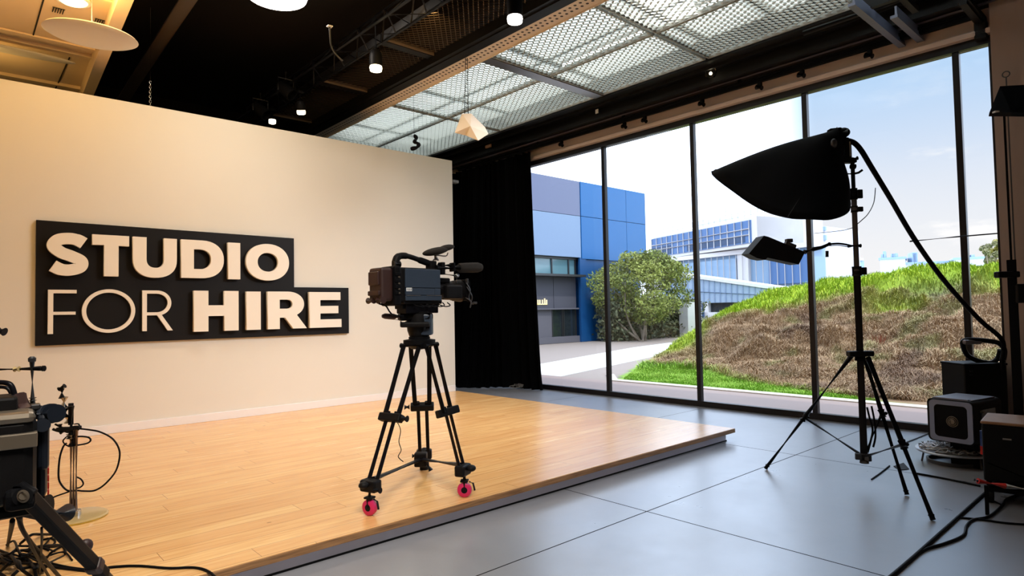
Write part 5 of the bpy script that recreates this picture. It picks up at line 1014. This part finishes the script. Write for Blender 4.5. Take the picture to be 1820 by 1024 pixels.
b = B(); prism(b, [(q.x, q.y) for q in (B_, C_, C_+nn_*7, B_+nn_*7)], hz(B_, 378)-z_b, Matrix.Translation((0, 0, z_b))); obj('end_tower', b, wh_, ob); tb_ = (C_-B_).normalized(); tn = Vector((tb_.y, -tb_.x, 0)); tn = tn if tn.dot(_r) > 0 else -tn; q0, q1 = B_.lerp(C_, .35)+tn*.1, B_.lerp(C_, .8)+tn*.1; b = B(); prism(b, [(q.x, q.y) for q in (q0, q1, q1-tn*.4, q0-tn*.4)], hz(B_, 388)-hz(B_, 402), Matrix.Translation((0, 0, hz(B_, 402)))); obj('tower_window', b, gl3, ob)
# lower storeys, long and glassy
A2, B2 = flat(D(1158, 540, 75)), flat(D(1442, 540, 57)); zl1, zl0 = hz(flat(D(1345, 540, 58)), 436), -.5
o2, d2, n2 = block(ob, 'lower_storeys', A2, B2, 2.5, zl0, zl1-.3, gl2, -.3); block(ob, 'white_ledge', A2, B2, 2.6, zl1-.35, zl1+.1, wh_, .3)
L2 = (B2-A2).length
for t0, t1 in ((.0, .09), (.62, .675)): block(ob, 'white_pier', A2+d2*L2*t0, A2+d2*L2*t1, .5, 0, zl1-.3, wh_, .1)
for t0, t1, h0, h1, mm in ((.10, .22, .45, .95, gm_), (.30, .60, .05, .28, gl3), (.24, .60, .35, .9, gl2), (.69, .78, .05, .5, gl3), (.80, .99, .03, .42, gl3), (.80, .99, .5, .9, gm_)): block(ob, 'glazed_bay', A2+d2*L2*t0, A2+d2*L2*t1, .4, zl1*h0, zl1*h1, mm, .12)
b = B()
for k in range(27): q = A2+d2*(L2*k/26)-n2*.3; cyl(b, (q.x, q.y, 0), (q.x, q.y, zl1-.3), .04, n=4)
for z in (zl1*.31, zl1*.33): q0, q1 = A2-n2*.3, B2-n2*.3; cyl(b, (q0.x, q0.y, z), (q1.x, q1.y, z), .08, n=4)
obj('mullions', b, wh_, o2)
b = B()                                                       # rooftop rails and plant
for k in range(20): q = A_+(B_-A_)*(k/19)+nn_*1.0; cyl(b, (q.x, q.y, z_roof), (q.x, q.y, z_roof+.9+(.8 if k in (3, 9, 13) else 0)), .04, n=4)
q0, q1 = A_+nn_, B_+nn_
for h in (.45, .9): cyl(b, (q0.x, q0.y, z_roof+h), (q1.x, q1.y, z_roof+h), .04, n=4)
for t, s in ((.35, 1.1), (.45, .7), (.6, .9), (.75, .5)): q = A_+(B_-A_)*t+nn_*3; box(b, (q.x, q.y, z_roof+s*.5), (2.2, 2.0, s))
obj('roof_plant', b, mat('pale_roof_metal', srgb(196, 204, 218), .6), ob)
# pale sloping ramp wall in front of it
rw = thing('ramp_building', 'low pale blue panelled wall with a sloping top, left of the mound', 'building', flat(D(1300, 540, 40)))
A3, B3 = flat(D(1196, 540, 44)), flat(D(1445, 540, 38)); zA, zB = zat(A3.x, A3.y, 487), zat(B3.x, B3.y, 522); zlo = zat(A3.x, A3.y, 540)
d3 = (B3-A3).normalized(); n3 = Vector((d3.y, -d3.x, 0)); n3 = n3 if n3.dot(_fh) > 0 else -n3
def wedge(par, nm, a, bq, za0, zb0, za1, zb1, th, m):
    b = B(); V_ = [b.verts.new((q.x, q.y, z)) for q, z in ((a, za0), (bq, zb0), (bq, zb1), (a, za1))]; W_ = [b.verts.new((q.x+n3.x*th, q.y+n3.y*th, z)) for q, z in ((a, za0), (bq, zb0), (bq, zb1), (a, za1))]
    b.faces.new(V_); b.faces.new(W_[::-1])
    for k in range(4): b.faces.new((V_[k], V_[(k+1) % 4], W_[(k+1) % 4], W_[k]))
    bmesh.ops.recalc_face_normals(b, faces=b.faces); return obj(nm, b, m, par)
pb = mat('pale_blue_panels', srgb(140, 160, 184), .6)
wedge(rw, 'panel_wall', A3, B3, zlo, zlo, zA, zB, 4, pb); wedge(rw, 'top_coping', A3-n3*.1, B3-n3*.1, zA-.08, zB-.08, zA+.12, zB+.12, 4.2, wh_)
b = B(); L3 = (B3-A3).length
for k in range(1, 24): q = A3+d3*(L3*k/24)-n3*.02; box(b, (q.x, q.y, (zlo+zA+(zB-zA)*k/24)/2), (.05, .05, (zA+(zB-zA)*k/24)-zlo), None)
for f_ in (.45,): wq = A3-n3*.03; wr = B3-n3*.03; cyl(b, (wq.x, wq.y, zlo+(zA-zlo)*f_), (wr.x, wr.y, zlo+(zB-zlo)*f_), .03, n=4)
obj('panel_joints', b, mat('blue_grey_joint', srgb(112, 132, 160), .6), rw)
A4 = A3+d3*1.0+n3*1.0; 
block(rw, 'dark_undercroft', A3+d3*2.4+n3*.6, A3+d3*6.6+n3*.6, 2, .8, zlo, mat('undercroft_dark', (.05, .055, .06, 1), .8)); block(rw, 'low_white_wall', A3+d3*2.3, A3+d3*12, .4, 0, zat(A3.x, A3.y, 556), wh_)
for t in (.25, 2.3, 4.6, 7.2): block(rw, 'pier', A3+d3*t, A3+d3*(t+(.9 if t < 1 else .25)), .5, 0, zlo, mat('pier_grey%d' % int(t*10), srgb(176, 178, 184), .7) if t < 1 else wh_, .0)
# distant blocks and low skyline
fb_ = thing('far_office', 'hazy distant office slab with blue window bands behind the softbox stand', 'building', flat(D(1430, 540, 110)))
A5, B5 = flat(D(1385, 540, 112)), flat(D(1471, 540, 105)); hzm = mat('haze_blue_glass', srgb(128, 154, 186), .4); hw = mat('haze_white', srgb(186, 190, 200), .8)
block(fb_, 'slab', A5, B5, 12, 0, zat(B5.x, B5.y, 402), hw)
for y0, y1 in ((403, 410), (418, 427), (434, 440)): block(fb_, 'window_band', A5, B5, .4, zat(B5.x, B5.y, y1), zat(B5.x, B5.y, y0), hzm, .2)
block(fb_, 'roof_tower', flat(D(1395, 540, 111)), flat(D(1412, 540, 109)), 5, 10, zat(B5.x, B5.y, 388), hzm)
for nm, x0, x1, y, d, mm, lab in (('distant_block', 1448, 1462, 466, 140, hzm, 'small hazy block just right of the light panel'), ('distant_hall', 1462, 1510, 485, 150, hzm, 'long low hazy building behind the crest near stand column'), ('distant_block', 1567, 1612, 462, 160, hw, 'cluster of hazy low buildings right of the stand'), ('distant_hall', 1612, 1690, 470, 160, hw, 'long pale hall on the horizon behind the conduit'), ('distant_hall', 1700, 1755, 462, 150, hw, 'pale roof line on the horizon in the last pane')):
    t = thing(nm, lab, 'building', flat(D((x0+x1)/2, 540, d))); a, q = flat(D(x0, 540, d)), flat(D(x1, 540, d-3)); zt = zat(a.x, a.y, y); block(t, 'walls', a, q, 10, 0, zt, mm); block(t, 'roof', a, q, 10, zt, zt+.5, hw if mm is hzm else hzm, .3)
    rr = random.Random(x0)
    for k in range(5 if 'cluster' in lab else 2): u = rr.uniform(.05, .8); block(t, 'roof_box', a.lerp(q, u), a.lerp(q, u+.12), 4, zt, zt+rr.uniform(1, 3.2), hzm)
# ---------------------------------------------------------------- trees
def tree(nm, c, h, rx, n, leaf, cols, lab, trunks, group=None, z0=.35, seed=1, layers=26):
    t = thing(nm, lab, 'tree', c, group); rg = np.random.default_rng(seed); rd = random.Random(seed)
    cen = []
    for k in range(layers):
        a = rd.uniform(0, 6.28); u = rd.random()**.5; zz = rd.uniform(z0, .93); prof = math.sin(PI*min(1, max(0.12, (zz-z0+.16)/(1-z0+.22))))**.6
        cen.append((c.x+rx*.80*u*prof*math.cos(a), c.y+rx*.80*u*prof*math.sin(a), h*zz, rx*rd.uniform(.20, .34)))
    b = B(); 
    for k in range(trunks):
        a = 2*PI*k/trunks+.4; e = cen[(k*5) % layers]; bs_ = c+Vector((.18*math.cos(a), .18*math.sin(a), 0)); md_ = bs_.lerp(Vector(e[:3]), .5)+Vector((.25*math.cos(a), .25*math.sin(a), -.1)); pl = catmull([bs_, md_, Vector(e[:3])], 5)
        tube(b, pl, [.06*(1-i/len(pl)*.8)*h/4 for i in range(len(pl))], 7)
        for j in range(3): e2 = cen[(k*5+j*3+1) % layers]; tube(b, catmull([pl[4+j], pl[4+j].lerp(Vector(e2[:3]), .6)+Vector((0, 0, -.1)), Vector(e2[:3])], 4), .014*h/4, 5)
    obj('trunk', b, mat('pale_bark', (.20, .16, .12, 1), .9) if 'bark' not in M else M['bark'], t)
    cen = np.array(cen); w = rg.choice(layers, n, p=cen[:, 3]**2/np.sum(cen[:, 3]**2)); d = rg.normal(size=(n, 3)); d /= np.linalg.norm(d, axis=1)[:, None]; r = cen[w, 3]*(.55+.5*rg.random(n)); p = cen[w, :3]+d*r[:, None]*np.array([1, 1, .72])
    a1 = rg.normal(size=(n, 3)); a1 /= np.linalg.norm(a1, axis=1)[:, None]; a2 = np.cross(a1, rg.normal(size=(n, 3))); a2 /= np.linalg.norm(a2, axis=1)[:, None]
    s = leaf*(.6+.8*rg.random(n))[:, None]; V = np.stack([p-a1*s, p+a2*s*.45, p+a1*s, p-a2*s*.45], 1).reshape(-1, 3); F = (np.arange(n)*4)[:, None]+np.arange(4)
    k = rg.random(n)[:, None]; k2 = rg.random(layers)[w][:, None]; C0, C1, C2 = [np.array(q) for q in cols]; col = (C0*(1-k)+C1*k)*(1-k2*.4)+C2*k2*.4
    V -= np.array(c); o = np_mesh('foliage', V, F, M['leaf'], np.repeat(col, 4, 0)); o.parent = t; return t
M['bark'] = mat('pale_bark', (.22, .18, .14, 1), .9, noise=.3, nscale=12)
TB = P(1140, 601, 2, 0); TB = Vector((23.6, 17.4, 0)); th_ = zat(TB.x, TB.y, 455)
tree('bushy_tree', TB, th_*1.03, 2.4, 24000, .065, ((.055, .075, .025), (.22, .27, .06), (.36, .38, .08)), 'wide multi stemmed bushy green tree before the blue building', 7, z0=.26, seed=4, layers=46)
for k, (x, y, d, h_, c3, lab) in enumerate(((1765, 540, 30, 421, ((.16, .17, .10), (.36, .34, .20), (.4, .36, .2)), 'grey green poplar tree on the crest by the pillar, left of two'), (1780, 540, 30.5, 418, ((.26, .24, .06), (.52, .44, .12), (.5, .45, .2)), 'golden green poplar tree nearest the pillar'))):
    q = flat(D(x, y, d)); q.z = 1.9; z_ = zat(q.x, q.y, h_)-0
    tq = tree('poplar_tree', Vector((q.x, q.y, 0)), z_, .52, 5000, .07, c3, lab, 2, 'poplars on the crest', z0=.45, seed=20+k, layers=22)
t = thing('hedge', 'dark low hedge under the bushy tree', 'hedge', (25.5, 18.2, 0)); n = 14000; rg = np.random.default_rng(8)
p = np.c_[rg.uniform(22.2, 29.5, n), rg.normal(18.4, .35, n), rg.random(n)**.7*1.9]; a1 = rg.normal(size=(n, 3)); a1 /= np.linalg.norm(a1, axis=1)[:, None]; a2 = np.cross(a1, rg.normal(size=(n, 3))); a2 /= np.linalg.norm(a2, axis=1)[:, None]; s = .11
V = np.stack([p-a1*s, p+a2*s*.5, p+a1*s, p-a2*s*.5], 1).reshape(-1, 3)-np.array([25.5, 18.2, 0]); k = rg.random(n)[:, None]; o = np_mesh('foliage', V, (np.arange(n)*4)[:, None]+np.arange(4), M['leaf'], np.repeat(np.array([.045, .06, .03])*(1-k)+np.array([.12, .13, .07])*k, 4, 0)); o.parent = t
b = B(); cyl(b, (22.4, 18.3, 0), (22.4, 18.3, 1.5), .03); obj('stem', b, M['bark'], t)
q = P(1146, 597, 2, .0); b = B(); sphere(b, Vector((q.x*.93, q.y*.93, .16)), .16, (1.3, 1, .9)); tag(obj('red_bag', b, M['red']), 'small red bag lying at the foot of the bushy tree', 'bag')
b = B(); q = flat(D(1222, 540, 31)); box2(b, (q.x, q.y, 0), (q.x+.8, q.y+.5, 1.75)); tag(obj('concrete_pier', b, mat('grey_concrete_pier', srgb(176, 176, 180), .8)), 'grey concrete pier standing between bushy tree and mound', 'pier')
# ================================================================ SKY AND LIGHTS
w = bpy.data.worlds.new('sky'); S.world = w; w.use_nodes = True; nt = w.node_tree; nt.nodes.clear()
class WN(NT):
    def __init__(s): s.nt = nt
n = WN(); tc = n.n('ShaderNodeTexCoord'); sp = n.n('ShaderNodeSeparateXYZ'); n.l(tc.outputs['Generated'], sp.inputs[0]); x_, y_, z_ = sp.outputs
ax = Vector((math.sin(math.radians(82)), math.cos(math.radians(82)), 0))   # the clear part of the sky lies towards +X
hd = n.m('ADD', n.m('MULTIPLY', x_, ax.x), n.m('MULTIPLY', y_, ax.y)); hl = n.m('SQRT', n.m('ADD', n.m('MULTIPLY', x_, x_), n.m('MULTIPLY', y_, y_))); az = n.m('DIVIDE', hd, n.m('MAXIMUM', hl, .001))
def ss(v, a, b):
    o = n.n('ShaderNodeMapRange', interpolation_type='SMOOTHSTEP'); n.l(v, o.inputs['Value']); o.inputs['From Min'].default_value = a; o.inputs['From Max'].default_value = b; return o.outputs[0]
fa_ = n.m('MULTIPLY', ss(az, .945, .972), n.m('SUBTRACT', 1, ss(z_, .42, .60)))
mp = n.n('ShaderNodeMapping'); mp.inputs['Scale'].default_value = (1, 1, 3.2); n.l(tc.outputs['Generated'], mp.inputs['Vector'])
cl = n.n('ShaderNodeTexNoise'); cl.inputs['Scale'].default_value = 5; cl.inputs['Detail'].default_value = 8; cl.inputs['Roughness'].default_value = .6; n.l(mp.outputs[0], cl.inputs['Vector'])
haze = n.mix(ss(z_, .02, .30), (1.0, .97, .97, 1), (.70, .80, .98, 1)); bluec = n.mix(ss(z_, .15, .45), haze, (.38, .66, .99, 1))
blue = n.mix(n.m('MULTIPLY', ss(cl.outputs['Fac'], .56, .70), n.m('SUBTRACT', 1, n.m('MULTIPLY', ss(z_, .12, .30), .9))), bluec, (1.15, 1.1, 1.08, 1))
white = (2.7, 3.05, 3.7, 1)
sky = n.mix(fa_, white, blue)
bg = n.n('ShaderNodeBackground'); n.l(sky, bg.inputs[0]); bg.inputs[1].default_value = 1.0; ow = n.n('ShaderNodeOutputWorld'); n.l(bg.outputs[0], ow.inputs[0])
def light(nm, kind, loc, energy, color=(1, 1, 1), size=1, target=None, **k):
    l = bpy.data.lights.new(nm, kind); o = bpy.data.objects.new(nm, l); COL.objects.link(o); o.location = loc; l.energy = energy; l.color = color
    if kind == 'AREA': l.size = size
    elif kind != 'SUN': l.shadow_soft_size = size
    if target is not None: o.rotation_euler = (Vector(target)-Vector(loc)).to_track_quat('-Z', 'Y').to_euler()
    for a, v in k.items(): setattr(l, a, v)
    return o
sun = light('sun', 'SUN', (0, 0, 30), 2.2, (1, .95, .86)); sun.rotation_euler = Vector((.22, .75, -1.0)).to_track_quat('-Z', 'Y').to_euler(); sun.data.angle = .02
warm = (1, .60, .18); neut = (1, .88, .76)
light('wall_wash_left', 'AREA', (.9, 5.8, 4.45), 26, warm, .8, (.9, YW, 2.5))
light('wall_wash_middle', 'AREA', (3.6, 5.5, 4.6), 15, (1, .64, .25), .8, (3.8, YW, 2.3))
light('recessed_lamp_glow', 'POINT', P(130, -4, 2, 4.40), 34, warm, .12)
light('recess_fill', 'POINT', (.3, 9.6, 4.18), 9, warm, .08)  # hidden point light added behind the partition to brighten the far ceiling panel
light('pendant_spot_glow', 'SPOT', D(668, 126, 7.6), 60, (1, .82, .55), .05, (4.2, 7.2, 0), spot_size=1.5, spot_blend=.6)
light('far_spot_glow', 'SPOT', D(535, 202, 8.9), 25, (1, .78, .45), .04, (4.2, 9.5, 3), spot_size=1.8, spot_blend=.6)
light('near_spot_glow', 'SPOT', D(915, 38, 6.2), 60, neut, .05, (4.0, 4.2, 0), spot_size=1.6, spot_blend=.6)
light('round_lamp_glow', 'AREA', P(492, -8, 2, 5.08), 55, neut, .6, (2.2, 6.2, 0))
light('room_fill', 'AREA', (.5, 1.0, 5.2), 125, (1, .93, .82), 2.5, (1.6, 4.2, 0), spread=1.35)  # added overhead fill for stage and room, stands for no fixture
light('window_side_fill', 'AREA', (5.6, 3.3, 4.62), 90, (1, .95, .95), 1.6, (3.6, 8.5, -.6), spread=1.5)  # unseen neutral fill added above the frame for lower wall and stage
